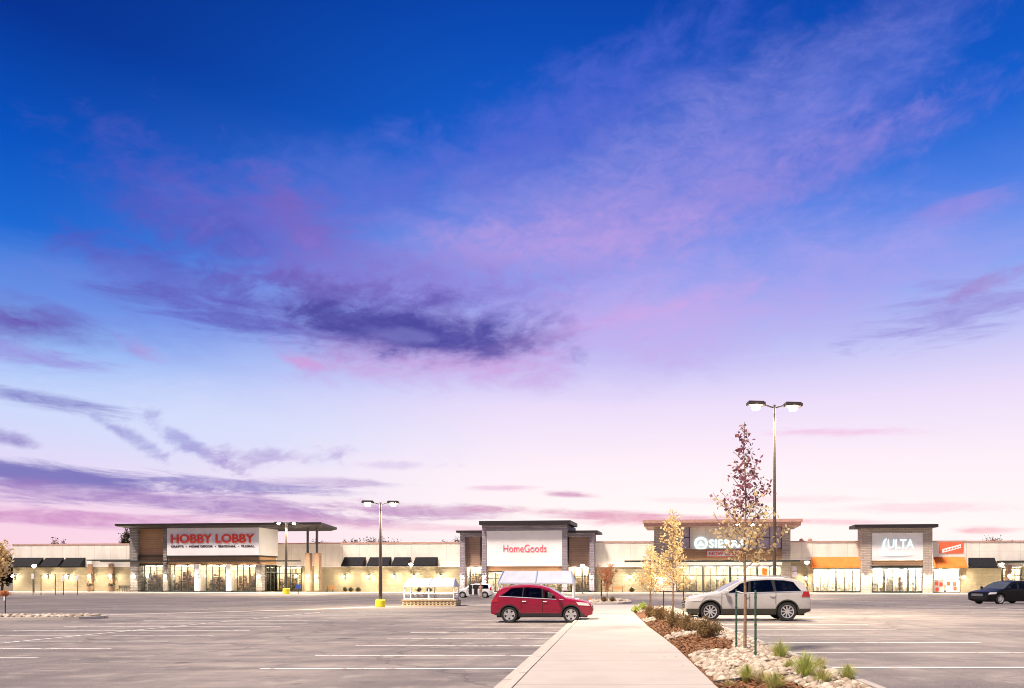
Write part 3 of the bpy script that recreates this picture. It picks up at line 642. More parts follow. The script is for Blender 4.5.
# ---- craft store, px 13..460
B = Bld('retail_building', 'long pale store with dark flat roof and big red letters on a white sign box', 'building', 200)
wing(B, 13, 130, 543.7, [(13,130)])
B.boxes('wall_panel', M['signw'], [B.pb(86.5,130,561,567,-.19,-.165)])
for a, c in ((15,44),(46.5,64.5),(67,86)): B.awning(a, c, 557, 567.5, M['awn'])
for p in (12.6,46,66.5): B.lampw(p)
for p in (89.5,110.5):
    B.boxes('brick_pier', M['brick'], [B.pb(p-2,p+2,564,590.5,-.45,-.13)]); B.lampw(p, 576, -.9)
B.boxes('ledge', M['trim'], [B.pb(86.5,130,559.5,560.7,-1.2,-.2)])
# tower
v = -6.0
B.boxes('tower_wall', M['panel'], [(U(131,v),U(259,v)-.4,-1.0,.04,ZB+5.0,Z(200,528,v))])
B.boxes('stone_pier', M['stone'], [B.pb(130,137.5,527,590.6,v+1,v+2.4)])
B.boxes('wood_wall', M['wood'], [B.pb(137.6,166,528,564,v+1.6,v+2.2)])
B.boxes('window_trim', M['trim'], [B.pb(137.6,166,555.5,556.5,v+1.45,v+1.58), B.pb(137.6,166,528,565,v+1.5,v+1.59)[:0] or B.pb(137.6,166,564,565.5,v+1.45,v+1.58)])
B.boxes('stone_pier', M['stone'], [B.pb(163,167,527,590.6,v+.4,v+1.4)])
zs = Z(210,555.4,v)
sb = B.boxes('sign_box', M['signw'], [(U(167,v),U(259,v),v,-.5,zs,Z(210,527.5,v))])
B.boxes('sign_trim', M['trim'], [(U(166.8,v)-.02,U(259,v)+.05,v-.08,-.6,zs-.22,zs-.003)], parent=sb)
B.text('HOBBY LOBBY', 'sign_lettering', 171,254.5,534,543, v-.01, M['redlet'], parent=sb, bold=.022, depth=.12)
B.text('CRAFTS  \u2022  HOME DECOR  \u2022  SEASONAL  \u2022  FLORAL', 'sign_lettering', 171,254.5,545.2,547.3, v-.01, M['blklet'], parent=sb, bold=.015, depth=.06)
B.boxes('wood_band', M['wood'], [(U(167.2,v),U(258.6,v),v+.25,-.9,Z(210,564,v),zs-.225)])
B.boxes('canopy_ledge', M['trim'], [B.pb(100,163,560.6,561.8,v+.6,v+1.5), (U(163,v),U(300,v),v-.7,v+.22,Z(210,561.8,v),Z(210,560.6,v))])
for a, c in ((163,167.5),(194.5,199),(226,230.5),(256,262)):
    B.boxes('stone_column', M['stone'] if a > 250 or a < 170 else M['signw'], [B.pb(a,c,564.2,590.7,v-.1,v+.8)]); B.lampw((a+c)/2, 576, v-.6)
for a, c, n in ((138,163,4),(167.7,194.3,4),(199.2,225.8,4),(230.7,255.8,4)):
    vv_ = v+1.8 if a == 138 else v+.3
    B.bay(a, c, 564.3, 590.6, vv_, n, tr=.25); B.room(a, c, 564.3, vv_, 5.2, seed=int(a), dense=1.5)
B.lampw(134, 576, v+.4)
# side glazing and lower link right of the porch
fr = B.boxes('side_window', M['frame'], [(U(259,v)-.1,U(259,v)-.02,v+.9+k*1.2,v+1.0+k*1.2,ZB+.05,Z(210,564.3,v)) for k in range(4)]+[(U(259,v)-.1,U(259,v)-.02,v+.82,-.4,ZB+3.2,ZB+3.32)])
B.boxes('pane', M['glass'], [(U(259,v)-.07,U(259,v)-.05,v+.85,-.45,ZB+.1,Z(210,564.4,v))], parent=fr)
wing(B, 262, 320, 543.0, [(262,273),(302,320)], v=.05, pyl=566)
B.bay(273.5, 301.5, 566.2, 590.5, .25, 5, tr=.3); B.room(273.5, 301.5, 566.2, .25, 5.8, seed=5, dense=1.2)
# great roof slab and porte-cochere on two posts
zr0, zr1 = Z(200,527.2,-7.5), Z(200,523.2,-7.5)
mb = MB(); ua, ub, uq = U(115,-7.5)-B.uc, U(321,-7.5)-B.uc, U(337,4)-B.uc; z0_, z1_ = zr0-ZB, zr1-ZB
mb.v += [(ua,-7.5,z1_-.35),(ub,-7.5,z1_-.35),(uq,4,z1_-.35),(ua,4,z1_-.35),(ua,-7.6,z1_),(ub,-7.6,z1_),(uq,4,z1_),(ua,4,z1_),(ua+1.2,-6.4,z0_),(ub-.8,-6.4,z0_),(uq-.8,3.4,z0_),(ua+1.2,3.4,z0_)]
for q in ((4,5,6,7),(0,1,5,4),(1,2,6,5),(2,3,7,6),(3,0,4,7),(0,8,9,1),(1,9,10,2),(2,10,11,3),(3,11,8,0),(8,11,10,9)): mb.face(list(q))
mb.build('roof', M['rooftrim'], B.root)
for p in (307.3, 316.5):
    B.boxes('brick_pedestal', M['brick'], [B.pb(p-2.3,p+2.3,553,590.5,-5.2,-4.3)]); B.boxes('steel_post', M['dsteel'], [B.pb(p-.8,p+.8,527,552.9,-4.9,-4.6)])
    B.lampw(p, 576, -5.6)
B.lampw(296, 576, -.6)
# wing with four awnings
wing(B, 320, 460, 542.3, [(320,460)], v=.1)
for a, c in ((345,366),(370.5,391.5),(395,411),(416,438)): B.awning(a, c, 556.5, 566.5, M['awn'], v=.1)
for p in (343.5,368,393.5,413,440): B.lampw(p, 576.3, -.45)

# ---- home store px 456..624
B = Bld('retail_building', 'stone framed store with large blank white sign face and small red script letters', 'building', 525)
v = -3.0
B.boxes('wall', M['stonev'], [(U(482,v),U(567,v),v+.6,6,Z(525,530,v),Z(525,524.6,v))])
B.boxes('inner_wall', M['stonev'], [(U(482,v)+.5,U(567,v)-.5,v+.8,6,Z(525,566,v),Z(525,530.2,v))])
B.boxes('stone_pier', M['stonev'], [B.pb(482,486.3,524.6,590.9,v,v+.59)]); B.boxes('stone_pier', M['stonev'], [B.pb(562.3,567,524.6,590.9,v,v+.59)])
B.boxes('stone_lintel', M['stonev'], [B.pb(486.4,562.2,524.6,530.4,v+.02,v+.59)])
sp = B.boxes('sign_panel', M['signw'], [B.pb(486.5,562.1,530.6,566,v+.1,v+.5)])
B.text('HomeGoods', 'sign_lettering', 503.5,546.5,544.6,552.2, v+.09, M['pinklet'], parent=sp, bold=-.008, depth=.06)
B.boxes('wood_band', M['wood'], [B.pb(486.5,562.1,566.3,571,v+.3,v+.58)])
B.boxes('roof', M['rooftrim'], [B.pb(479,570.5,520.6,524.4,v-1.2,3)])
B.bay(487,561.5,571.3,590.8,v+.7,9,tr=.35); B.room(487,561.5,571.3,v+.7,5.5,seed=9,goods='goodsr')
for x0,x1,pa,pb_ in ((460,481.8,460,464.6),(567.2,593.6,589.5,594)):
    B.boxes('flank_wall', M['woodd'], [B.pb(x0+2,x1-2,533,566,-.6,5)]); B.boxes('stone_pier', M['stonev'], [B.pb(pa,pb_,532.6,590.9,-1.6,-.3)])
    B.boxes('flank_roof', M['rooftrim'], [B.pb(x0-4 if x0 < 500 else x0+1,x1 if x0 < 500 else x1+4,530.4,532.5,-2.4,4)])
    B.boxes('flank_lintel', M['stonev'], [B.pb(x0+4.7 if x0<500 else x0,x1 if x0<500 else 589.4,532.6,537,-1.5,-.7)])
    B.bay(x0+4.8 if x0<500 else x0+.3, x1 if x0<500 else 589,566.3,590.8,-.5,3,tr=.4); B.room(x0+4.8 if x0<500 else x0+.3, x1 if x0<500 else 589,566.3,-.5,4.5,seed=int(x0),dense=1.4)
for p in (461.8,484,591.5): B.lampw(p, 576.5, v-.4 if p == 484 else -2.1)
B.lampw(564.8, 576.5, v-.4)
wing(B, 594, 624, 541.3, [(594,624)], v=.05)

# ---- outdoor store px 624..812
B = Bld('retail_building', 'stone and wood store with white lit letters and a round emblem behind gold trees', 'building', 715)
wing(B, 624.2, 654, 541.3, [(624.2,654)], v=0)
v = -3.0
B.boxes('ledge', M['trim'], [B.pb(624.5,800,560.2,561.8,v-1.6,v-.05)])
B.boxes('wall', M['panel'], [(U(656,v),U(787,v),v+.7,6,Z(715,560,v),Z(715,526,v))])
B.boxes('stone_pier', M['stonep'], [B.pb(654,676,526,591,v,v+.65)]); B.boxes('stone_pier', M['stonep'], [B.pb(782,790.5,526,591.2,v,v+.65)])
B.boxes('upper_window', [M['tint'], M['frame']], [B.pb(677,689.5,527,548,v+.4,v+.65), B.pb(677,690,537,537.8,v+.34,v+.39), B.pb(676.5,677.2,526.6,548.3,v+.33,v+.39), B.pb(689,689.8,526.6,548.3,v+.33,v+.39)], mi=[0,1,1,1])
B.boxes('upper_window', [M['tint'], M['frame']], [B.pb(757,781,527,548,v+.4,v+.65), B.pb(757,781.5,537,537.8,v+.34,v+.39), B.pb(756.5,757.2,526.6,548.3,v+.33,v+.39), B.pb(781,781.8,526.6,548.3,v+.33,v+.39), B.pb(769,769.6,527,548,v+.33,v+.385)], mi=[0,1,1,1,1])
B.boxes('wood_band', M['wood'], [B.pb(676.2,781.8,549,560,v+.25,v+.69)])
B.text('SIERRA', 'sign_lettering', 709,746.5,539.5,547.5, v+.68, M['whlet'], bold=.015, depth=.12)
mb = MB(); uc_, zc_ = U(701,v)-B.uc, Z(701,543.3,v)-ZB
mb.lathe([(1.02,.68+v),(1.02,v+.45),(.72,v+.45),(.72,v+.68)], 28, 'y', (uc_,0,zc_)); 
mb.poly([(uc_-.55,v+.45,zc_-.35),(uc_-.05,v+.45,zc_+.45),(uc_+.15,v+.45,zc_+.15),(uc_-.15,v+.45,zc_-.35)]); mb.poly([(uc_+.02,v+.45,zc_-.35),(uc_+.25,v+.45,zc_+.1),(uc_+.58,v+.45,zc_-.35)])
mb.build('sign_emblem', M['whlet'], B.root)
bn = B.boxes('banner', [M['bannerw'], M['banner']], [B.pb(706.5,741,550.2,556.8,v+.15,v+.22), B.pb(706.5,741,550.2,550.8,v+.13,v+.148), B.pb(706.5,741,556.2,556.8,v+.13,v+.148), B.pb(706.5,707.3,550.85,556.15,v+.13,v+.148), B.pb(740.2,741,550.85,556.15,v+.13,v+.148)], mi=[0,1,1,1,1])
B.text('NOW OPEN', 'banner_lettering', 709,738.7,551.6,555.4, v+.145, M['banner'], parent=bn, bold=.03, depth=.03)
B.boxes('canopy_band', M['signw'], [B.pb(676.2,781.8,562,565.3,v+.3,v+.68)])
B.boxes('roof', M['cap'], [B.pb(642.5,803,519.3,522.3,v-2.6,4)])
B.boxes('roof_fascia', M['cap'], [B.pb(644,801,522.4,525.9,v-2.2,3.8)])
for i, (a, c) in enumerate(((676.5,703),(703.5,730),(730.5,757),(757.5,781.7))):
    B.bay(a, c, 565.5, 590.9, v+.75, 4, tr=.38); B.room(a, c, 565.5, v+.75, 5.4, seed=40+i, goods='goodsr', dense=1.2)
B.boxes('window_poster', M['orange'], [B.pb(762,767.5,568.5,575.5,v+.70,v+.73)])
for p in (629.2,): B.lampw(p, 576.8, -.5)
for p in (659,691.5,718,741,769): B.lampw(p, 577.5, v-.3)
wing(B, 790.6, 812, 541, [(790.6,812)], v=0, pyl=560)
B.boxes('wall_window', [M['tint'], M['frame']], [B.pb(791.5,797,566,577,-.16,-.12), B.pb(791,797.5,571,571.6,-.19,-.162)], mi=[0,1])
B.lampw(806, 578, -.6)

# ---- beauty store px 812..966
B = Bld('retail_building', 'stone store front with white lit swirl sign between two orange awnings', 'building', 897)
v = -2.5
wing(B, 812.2, 862, 541, [(812.2,812.8)], v=0, pyl=567)
B.awning(811, 861, 557, 568, M['orange'], out=1.4, v=-.13)
B.bay(813,835.8,568.3,592.5,.1,3,tr=.42); B.bay(836.2,861,568.3,592.5,.1,3,tr=.42)
B.room(813,861,568.3,.1,5.6,white=True,seed=61,goods='goodsr',dense=.9)
B.boxes('wall', M['stonep'], [(U(861.5,v)+.05,U(932,v)-.3,v+.6,.4,Z(897,560,v),Z(897,528,v))])
B.boxes('stone_pier', M['stonep'], [B.pb(861.5,871.6,527.5,593,v,v+.59)]); B.boxes('stone_pier', M['stonep'], [B.pb(923.3,932.5,527.5,593,v,v+.59)])
B.boxes('stone_lintel', M['stonep'], [B.pb(871.7,923.2,527.5,533,v+.02,v+.59)])
sp = B.boxes('sign_panel', M['signw'], [B.pb(871.8,923.1,533.1,560,v+.12,v+.5)])
B.text('ULTA', 'sign_lettering', 888,913.5,539.5,548.3, v+.11, M['whlet'], parent=sp, bold=-.01, depth=.1)
mb = MB(); uc_, zc_ = U(887,v)-B.uc, Z(887,545,v)-ZB
pts_ = [(uc_+.35+1.6*math.cos(t)*(.75+.25*math.cos(t)), v-.02, zc_-.1+1.15*math.sin(t)) for t in np.linspace(R(110), R(265), 22)]
mb.tube(pts_, [.02+.14*math.sin(math.pi*i/21) for i in range(22)], 6); 
pts_ = [(uc_+1.0+3.1*math.sin(t), v-.02, zc_-1.25-.22*math.cos(t)) for t in np.linspace(R(-40), R(60), 14)]
mb.tube(pts_, [.02+.06*math.sin(math.pi*i/13) for i in range(14)], 6); mb.build('sign_swirl', M['whlet'], sp)
B.boxes('wood_band', M['wood'], [B.pb(871.7,923.2,560.3,565.4,v+.25,v+.58)])
B.boxes('door_canopy', M['trim'], [B.pb(871.7,923.2,565.6,567.2,v-.8,v+.3)])
B.boxes('roof', M['rooftrim'], [B.pb(855,938.5,524.2,527.3,v-1.3,.6)])
for a, c, n in ((872,884,2),(884.3,908,3),(908.3,923,2)): B.bay(a, c, 567.4, 592.8, v+.7, n, tr=.42)
B.room(872,923,567.4,v+.7,5.5,white=True,seed=77,goods='goodsr',dense=.8)
wing(B, 932.7, 966, 540.6, [(960.5,966)], v=0, pyl=567)
B.awning(933.3, 964.5, 557, 568, M['orange'], out=1.4, v=-.13)
B.bay(933.3,960,568.3,593,.1,3,tr=.5); B.room(933.3,960,568.3,.1,5.6,white=True,seed=83,goods='goodsr',dense=.6)
B.boxes('window_poster', [M['bannerw'], M['banner']], [B.pb(933.5,944,580.5,592,.03,.06), B.pb(946,959.5,580.5,592,.03,.06)]+[B.pb(a,a+3.2,c,c+4,.0,.025) for a,c in ((935,581.5),(939.5,582.5),(947,581.5),(953,582),(935.5,587.5),(953.5,586.5))], mi=[0,0]+[1]*6)
bn = B.boxes('banner', M['banner'], [B.pb(939,963.6,542.2,553.4,-.2,-.17)])
mb = MB(); b_ = B.pb(942,961,546,550.5,-.22,-.2); c1 = (b_[4]+b_[5])/2-ZB
mb.poly([(b_[0]-B.uc,-.215,c1-.75),(b_[1]-B.uc,-.215,c1+.05),(b_[1]-B.uc,-.215,c1+.65),(b_[0]-B.uc,-.215,c1-.15)]); 
for k in range(6):
    a = b_[0]-B.uc+.35+k*.42; zz = c1-.42+(a-(b_[0]-B.uc))*.26; mb.poly([(a,-.222,zz-.12),(a+.28,-.222,zz-.05),(a+.28,-.222,zz+.14),(a,-.222,zz+.07)], 1)
mb.build('banner_stripe', [M['bannerw'], M['banner']], bn)
for p, pv in ((866.7,v-.4),(928.5,v-.4),(963.5,-.6)): B.lampw(p, 577.2, pv)

# ---- end unit
B = Bld('retail_building', 'plain beige block building with one charcoal awning behind the black sedan', 'building', 1010)
wing(B, 966.2, 1120, 540.4, [(966.2,1002),(1022,1120)], v=0.02)
B.awning(968, 994, 557, 568, M['awn'], v=.02)
B.boxes('ledge', M['trim'], [B.pb(1001,1060,560.5,562.5,-1.8,-.15)])
B.boxes('brick_pier', M['brick'], [B.pb(1007.5,1012,565,593,-1.0,-.13)])
B.bay(1002.5,1021.5,568,593,.2,3); B.room(1002.5,1021.5,568,.2,5.6,seed=91)
B.lampw(1009.5, 576, -1.5)

# ------------------------------------------------------------------ lamps
def parking_lamp(px, Y, py_top, label, heads=((-1,0),(1,0)), hw=.42, arm=.5, rz=.12, e=2600, base_h=.85, br=.3, pr=.075):
    p = at(px, Y); root = empty('parking_lamp', p, rz); tag(root, label, 'street lamp', 'parking lot lamps')
    h = HC+(YH-py_top)*Y/F - p.z
    mb = MB(); mb.lathe([(br,-.2),(br,base_h-.04),(br-.04,base_h)], 20); mb.poly([((br-.04)*math.cos(t),(br-.04)*math.sin(t),base_h) for t in np.linspace(0,2*math.pi,20,endpoint=False)])
    mb.build('concrete_base', M['yellow'], root, smooth=True)
    mb = MB(); mb.lathe([(.16,base_h+.002),(.16,base_h+.05),(pr*1.3,base_h+.08),(pr*1.25,base_h+.3),(pr,h*.6),(pr*.8,h+.03)], 10); mb.build('pole', M['steel'], root, smooth=True)
    for sx, _ in heads:
        mb = MB(); mb.tube([(0,0,h-.12),(sx*arm,0,h+.02)],[.035,.035],6,0)
        a, b = (arm, arm+hw*2) if sx > 0 else (-arm-hw*2, -arm)
        mb.box(a,b,-.2,.2,h-.02,h+.12,0)
        mb.box(a+.05,b-.05,-.16,.16,h+.12,h+.17,0)
        hd = mb.build('lamp_head', M['steel'], root)
        mb = MB(); mb.lathe([(.01,-.24),(.16,-.2),(.22,-.08),(.22,0)], 14, 'z', ((a+b)/2,0,h-.022)); mb.build('lens', M['lamp'], hd, smooth=True)
        lo_ = light('lamp_light', ((a+b)/2,0,h-.3), e, r=.2, parent=root)
        sp_ = bpy.data.lights.new('lamp_light', 'SPOT'); sp_.energy = e; sp_.color = (1,.82,.58); sp_.spot_size = R(150); sp_.spot_blend = .6; sp_.shadow_soft_size = .2; lo_.data = sp_
    return root
parking_lamp(774.5, 36, 405.5, 'tall near lamp post with two lit heads behind the white crossover', e=2600)
parking_lamp(380.5, 56, 503, 'middle-sized lamp post on a yellow base left of the cart shelter', e=1900, pr=.11, br=.36, base_h=.55)
parking_lamp(286.3, 112, 523, 'far lamp post on a yellow base in front of the tall store entrance', e=4000, pr=.16, br=.5, hw=.6)
parking_lamp(745.2, 88, 524, 'far lamp post hidden behind the trunk of the tall staked tree', e=5000, pr=.08, hw=.4)
def ped_lamp(px, py, Y, label):
    p = at(px, Y, -.09); root = empty('walkway_lamp', p); tag(root, label, 'walkway lamp', 'walkway lamps before the shops')
    h = HC+(YH-py)*Y/F-p.z
    mb = MB(); mb.lathe([(.16,0),(.14,.1),(.07,.14),(.055,h-.3),(.09,h-.24)], 10); mb.build('pole', M['dsteel'], root, smooth=True)
    mb = MB(); mb.lathe([(.05,-.24),(.24,-.14),(.3,.06),(.24,.2),(.02,.28)], 14, 'z', (0,0,h)); mb.build('lamp_globe', M['lampw'], root, smooth=True)
    mb = MB(); mb.lathe([(.34,.12),(.2,.29),(.02,.36)], 14, 'z', (0,0,h+.02)); mb.build('lamp_cap', M['dsteel'], root, smooth=True)
    light('lamp_light', (0,-.5,h), 450, r=.3, parent=root)
ped_lamp(34, 566, 120, 'slim walkway lamp before the three charcoal awnings at the far end of the craft store')
ped_lamp(411, 564.5, 114, 'slim walkway lamp above the cart shelter roof, before charcoal awnings')
ped_lamp(582.6, 566, 110, 'slim walkway lamp just past the red car beside the small red lettered store')
ped_lamp(807, 562.5, 106, 'slim walkway lamp beside the orange awning, just past the rear of the white crossover')
ped_lamp(1001.5, 564.5, 103, 'slim walkway lamp above the roof of the black sedan')

# ------------------------------------------------------------------ vehicles
def car(name, L, Wd, prof, zsill, belt, wheels, Rw, label, loc, rz, paint, scale=1.0, wins=(), ws=None, rw=None, clad=None, spokes=5, rails=False, head=(), tail=(), grille=None, seams=(), handles=(), mirror=None, tumble=.34, cladm='clad', glassm=None, extra=None):
    root = empty(name, loc, rz); root.scale = (scale,)*3; tag(root, label, 'car')
    P = np.array(prof); xs_ = np.unique(np.concatenate([np.linspace(0, L, 120), P[:,0], np.linspace(0,.25,14), np.linspace(L-.25,L,14)]+[np.linspace(c-Rw-.08,c+Rw+.08,26) for c in wheels]))
    raw = np.interp(np.linspace(0,L,600), P[:,0], P[:,1]); ker = np.hanning(17); ker /= ker.sum(); sm = np.convolve(np.pad(raw,8,'edge'), ker, 'valid')
    def zt(x): return float(np.interp(x, np.linspace(0,L,600), sm))
    def zlo(x):
        z = zsill + .10*max(0,(.35-x)/.35) + .14*max(0,(x-L+.45)/.45)
        for c in wheels:
            d = abs(x-c); ra = Rw+.065
            if d < ra: z = max(z, Rw+math.sqrt(max(ra*ra-d*d,0)))
        return min(z, zt(x)-.06)
    def hw(x, z):
        p = 1.0
        if x < .75: p = .80+.20*math.sqrt(max(0,1-((.75-x)/.75)**2.2))
        if x > L-.55: p = min(p, .87+.13*math.sqrt(max(0,1-((x-L+.55)/.55)**2.2)))
        w_ = Wd/2*p; zb = belt(x)
        if z > zb: w_ -= (z-zb)*tumble
        w_ -= .05*max(0,(zb-.18-z)/.5)**2
        w_ += .012*math.exp(-((z-(zb-.1))/.05)**2)
        return w_
    X = lambda x: x-L/2
    mb = MB(); rings = []
    for x in xs_:
        t, l = zt(x), zlo(x); r_ = min(.07, (t-l)*.4); half = []
        for k in range(13): z = l+(t-r_-l)*k/12; half.append((hw(x,z), z))
        w0 = hw(x, t-r_)
        for k in range(1,5): a = math.pi/2*k/4; half.append((w0-r_*(1-math.cos(a)), t-r_+r_*math.sin(a)))
        wt = w0-r_; crown = .035
        for k in range(1,6): q = 1-k/5; half.append((wt*q, t+crown*(1-q*q)))
        ring = [(X(x),-a,b) for a,b in half]+[(X(x),a,b) for a,b in half[:-1][::-1]]; rings.append(ring)
    ribbon(mb, rings)
    NR = len(rings[0]); keep = []
    def inwin(x, z):
        for wn in wins:
            lo, hi = belt(x)+.05, zt(x)-.135
            if lo < z < hi:
                t = (z-belt(x))/(zt(x)-.105-belt(x)); a = wn[0]+(wn[2]-wn[0])*t+.05; b = wn[1]+(wn[3]-wn[1])*t-.05
                if a < x < b: return True
        return False
    for f in mb.f:
        c_ = [sum(mb.v[i][k] for i in f)/len(f) for k in range(3)]; xx = c_[0]+L/2; kk = f[0] % NR; side = kk < 12 or kk >= NR-13
        if side and inwin(xx, c_[2]): continue
        if not side and abs(c_[1]) < hw(xx, zt(xx)-.1)*.80 and ((ws and ws[0]+.06 < xx < ws[1]-.05) or (rw and rw[0]+.04 < xx < rw[1]-.04)): continue
        keep.append(f)
    mb.f = keep; mb.mi = [0]*len(keep)
    mb.poly(rings[0][::-1]); mb.poly(rings[-1])
    body = mb.build('body', paint, root, smooth=True, sharp=32)
    # wheel wells and underbody
    mb = MB(); mb.box(X(.25),X(L-.25),-Wd/2+.28,Wd/2-.28,zsill-.04,zsill+.35)
    for c in wheels: mb.box(X(c-Rw-.06),X(c+Rw+.06),-Wd/2+.22,Wd/2-.22,zsill,Rw*2+.04)
    mb.build('underbody', M['seam'], root)
    # cabin: floor, dashboard, seats
    if wins:
        mb = MB(); a_, b_ = wins[0][0], wins[-1][1]; mb.box(X(a_-.1),X(b_),-Wd/2+.2,Wd/2-.2,zsill+.36,zsill+.40); mb.box(X(a_-.15),X(a_+.25),-Wd/2+.22,Wd/2-.22,zsill+.41,belt(a_)-.03); mb.build('dashboard', M['cabin'], root)
        for sx in (a_+.95, a_+1.85):
            if sx+.5 > b_: continue
            for sd in (-1,1):
                mb = MB(); y = sd*.38; mb.tube([(X(sx+.1),y,zsill+.42),(X(sx+.16),y,belt(sx)-.1),(X(sx+.26),y,belt(sx)+.22)],[.24,.23,.17],10); mb.tube([(X(sx+.28),y,belt(sx)+.27),(X(sx+.30),y,belt(sx)+.40)],[.11,.10],8); mb.build('seat', M['cabin'], root, smooth=True)
    def patch(nm, xa, xb, xat, xbt, zl, zu, m, off=.006, nx=14, nz=6, parent=root, sides=(-1,1)):
        mb = MB()
        for sd in sides:
            rows = []
            for j in range(nz+1):
                t = j/nz; a, b = xa+(xat-xa)*t, xb+(xbt-xb)*t; row = []
                for i in range(nx+1):
                    x = a+(b-a)*i/nx; lo = zl(x) if callable(zl) else zl; hi = max(lo, zu(x) if callable(zu) else zu); z = lo+(hi-lo)*t
                    row.append((X(x), sd*(hw(x,z)+off), z))
                rows.append(row)
            ribbon(mb, rows)
        return mb.build(nm, m, parent, smooth=True)
    top = lambda x: zt(x)-.105
    if wins and extra != 'nosur':
        for sd in (): patch('window_surround', wins[0][0]-.02, wins[-1][1]+.03, wins[0][2]-.0, wins[-1][3]+.02, lambda x: belt(x)+.012, lambda x: top(x)+.012, M['seam'], .006, nx=40, sides=(sd,))
    for wa, wb in zip(wins[:-1], wins[1:]):
        for sd in (-1,1): patch('window_pillar', wa[1]-.015, wb[0]+.015, wa[3]-.015, wb[2]+.015, lambda x: belt(x)+.015, top, M['seam'], .007, nx=3, sides=(sd,))
    for i, wn in enumerate(wins):
        xa, xb, xat, xbt = wn[:4]; gm = wn[4] if len(wn) > 4 else M['carglass']
        for sd in (-1, 1): patch('side_window', xa, xb, xat, xbt, lambda x: belt(x)+.02, top, gm, .009, sides=(sd,))
    if wins and extra != 'nochrome':
        a, b = wins[0][0], wins[-1][1]; patch('belt_trim', a-.05, b+.05, a-.05, b+.05, lambda x: belt(x)-.012, lambda x: belt(x)+.018, M['chrome'], .013, nz=1, sides=(-1,)); patch('belt_trim', a-.05, b+.05, a-.05, b+.05, lambda x: belt(x)-.012, lambda x: belt(x)+.018, M['chrome'], .013, nz=1, sides=(1,))
    def toppatch(nm, xa, xb, fa, fb, m, off=.008):
        mb = MB(); rows = []
        for i in range(11):
            x = xa+(xb-xa)*i/10; f = fa+(fb-fa)*i/10; t = zt(x); r_ = .07; wt = hw(x,t-r_)-r_
            rows.append([(X(x), wt*f*k/5, t+.035*(1-(f*k/5)**2)+off) for k in range(-5,6)])
        ribbon(mb, rows); return mb.build(nm, m, root, smooth=True)
    if ws: toppatch('windshield', ws[0], ws[1], .97, .93, M['screenglass'] if paint is M['blackp'] else M['carglass_l'])
    if rw: toppatch('rear_window', rw[0], rw[1], .9, .9, M['carglass'])
    if clad:
        for nm, xa, xb, zl, zu in clad:
            for sd in (-1,1): patch(nm, xa, xb, xa, xb, zl if zl is not None else (lambda x: zlo(x)+.002), zu, M[cladm], .012, nx=60, sides=(sd,))
        # arch lips
        for c in wheels:
            for sd in (-1,1):
                mb = MB(); rows = []
                for k in range(23):
                    a = R(-8+196*k/22); row = []
                    for rr in (Rw+.055, Rw+.105):
                        x, z = c+rr*math.cos(a), Rw+rr*math.sin(a); x = min(max(x,.03),L-.03); row.append((X(x), sd*(hw(x,z)+.016), z))
                    rows.append(row)
                ribbon(mb, rows); mb.build('wheel_arch_trim', M[cladm], root, smooth=True)
    for x, z0, z1 in seams:
        [patch('door_seam', x, x+.014, x, x+.014, z0, z1, M['seam'], .014, nx=1, nz=10, sides=(sd,)) for sd in (-1,1)]
    for x, z in handles:
        for sd in (-1,1):
            mb = MB(); y = sd*(hw(x,z)+.03); mb.tube([(X(x),sd*hw(x,z),z),(X(x)+.02,y,z+.005),(X(x)+.17,y,z+.005),(X(x)+.19,sd*hw(x,z),z)],[.012,.015,.015,.012],6); mb.build('door_handle', M['chrome'] if paint is not M['blackp'] else paint, root, smooth=True)
    if mirror:
        for sd in (-1,1):
            x, z = mirror; y = sd*hw(x,z); mb = MB()
            mb.tube([(X(x),y-.03*sd,z),(X(x),y+.08*sd,z+.02)],[.03,.03],6)
            mb.lathe([(.005,-.07),(.07,-.055),(.1,0),(.09,.05),(.005,.06)], 10, 'y', (X(x)+.02,y+.15*sd,z+.07)); mb.build('side_mirror', paint, root, smooth=True)
    for args in head: 
        for sd in (-1,1): patch('headlight', *args, M['headl'], .012, sides=(sd,))
    for args in tail:
        for sd in (-1,1): patch('tail_light', *args, M['taill'], .014, sides=(sd,))
    # front and rear details
    y0 = Wd/2*.8
    if grille:
        z0, z1 = grille; mb = MB(); mb.box(X(0)-.015,X(0)+.02,-y0*.62,y0*.62,z0,z1)
        for k in range(4): mb.box(X(0)-.022,X(0)-.016,-y0*.6,y0*.6,z0+(z1-z0)*(k+.3)/4,z0+(z1-z0)*(k+.55)/4,1)
        mb.build('grille', [M['seam'], M['chrome']], root)
    mb = MB(); mb.box(X(L)-.01,X(L)+.012,-.26,.26,.78,.9); mb.build('licence_plate', M['white'], root)
    if rails:
        for sd in (-1,1):
            mb = MB(); r0, r1 = rails; P_ = [(X(x), sd*(hw(x,zt(x))-.16), zt(x)+(.055 if r0+.1 < x < r1-.1 else .01)) for x in np.linspace(r0,r1,12)]
            mb.tube(P_, [.02]*12, 6); mb.build('roof_rail', M['chrome'], root, smooth=True)
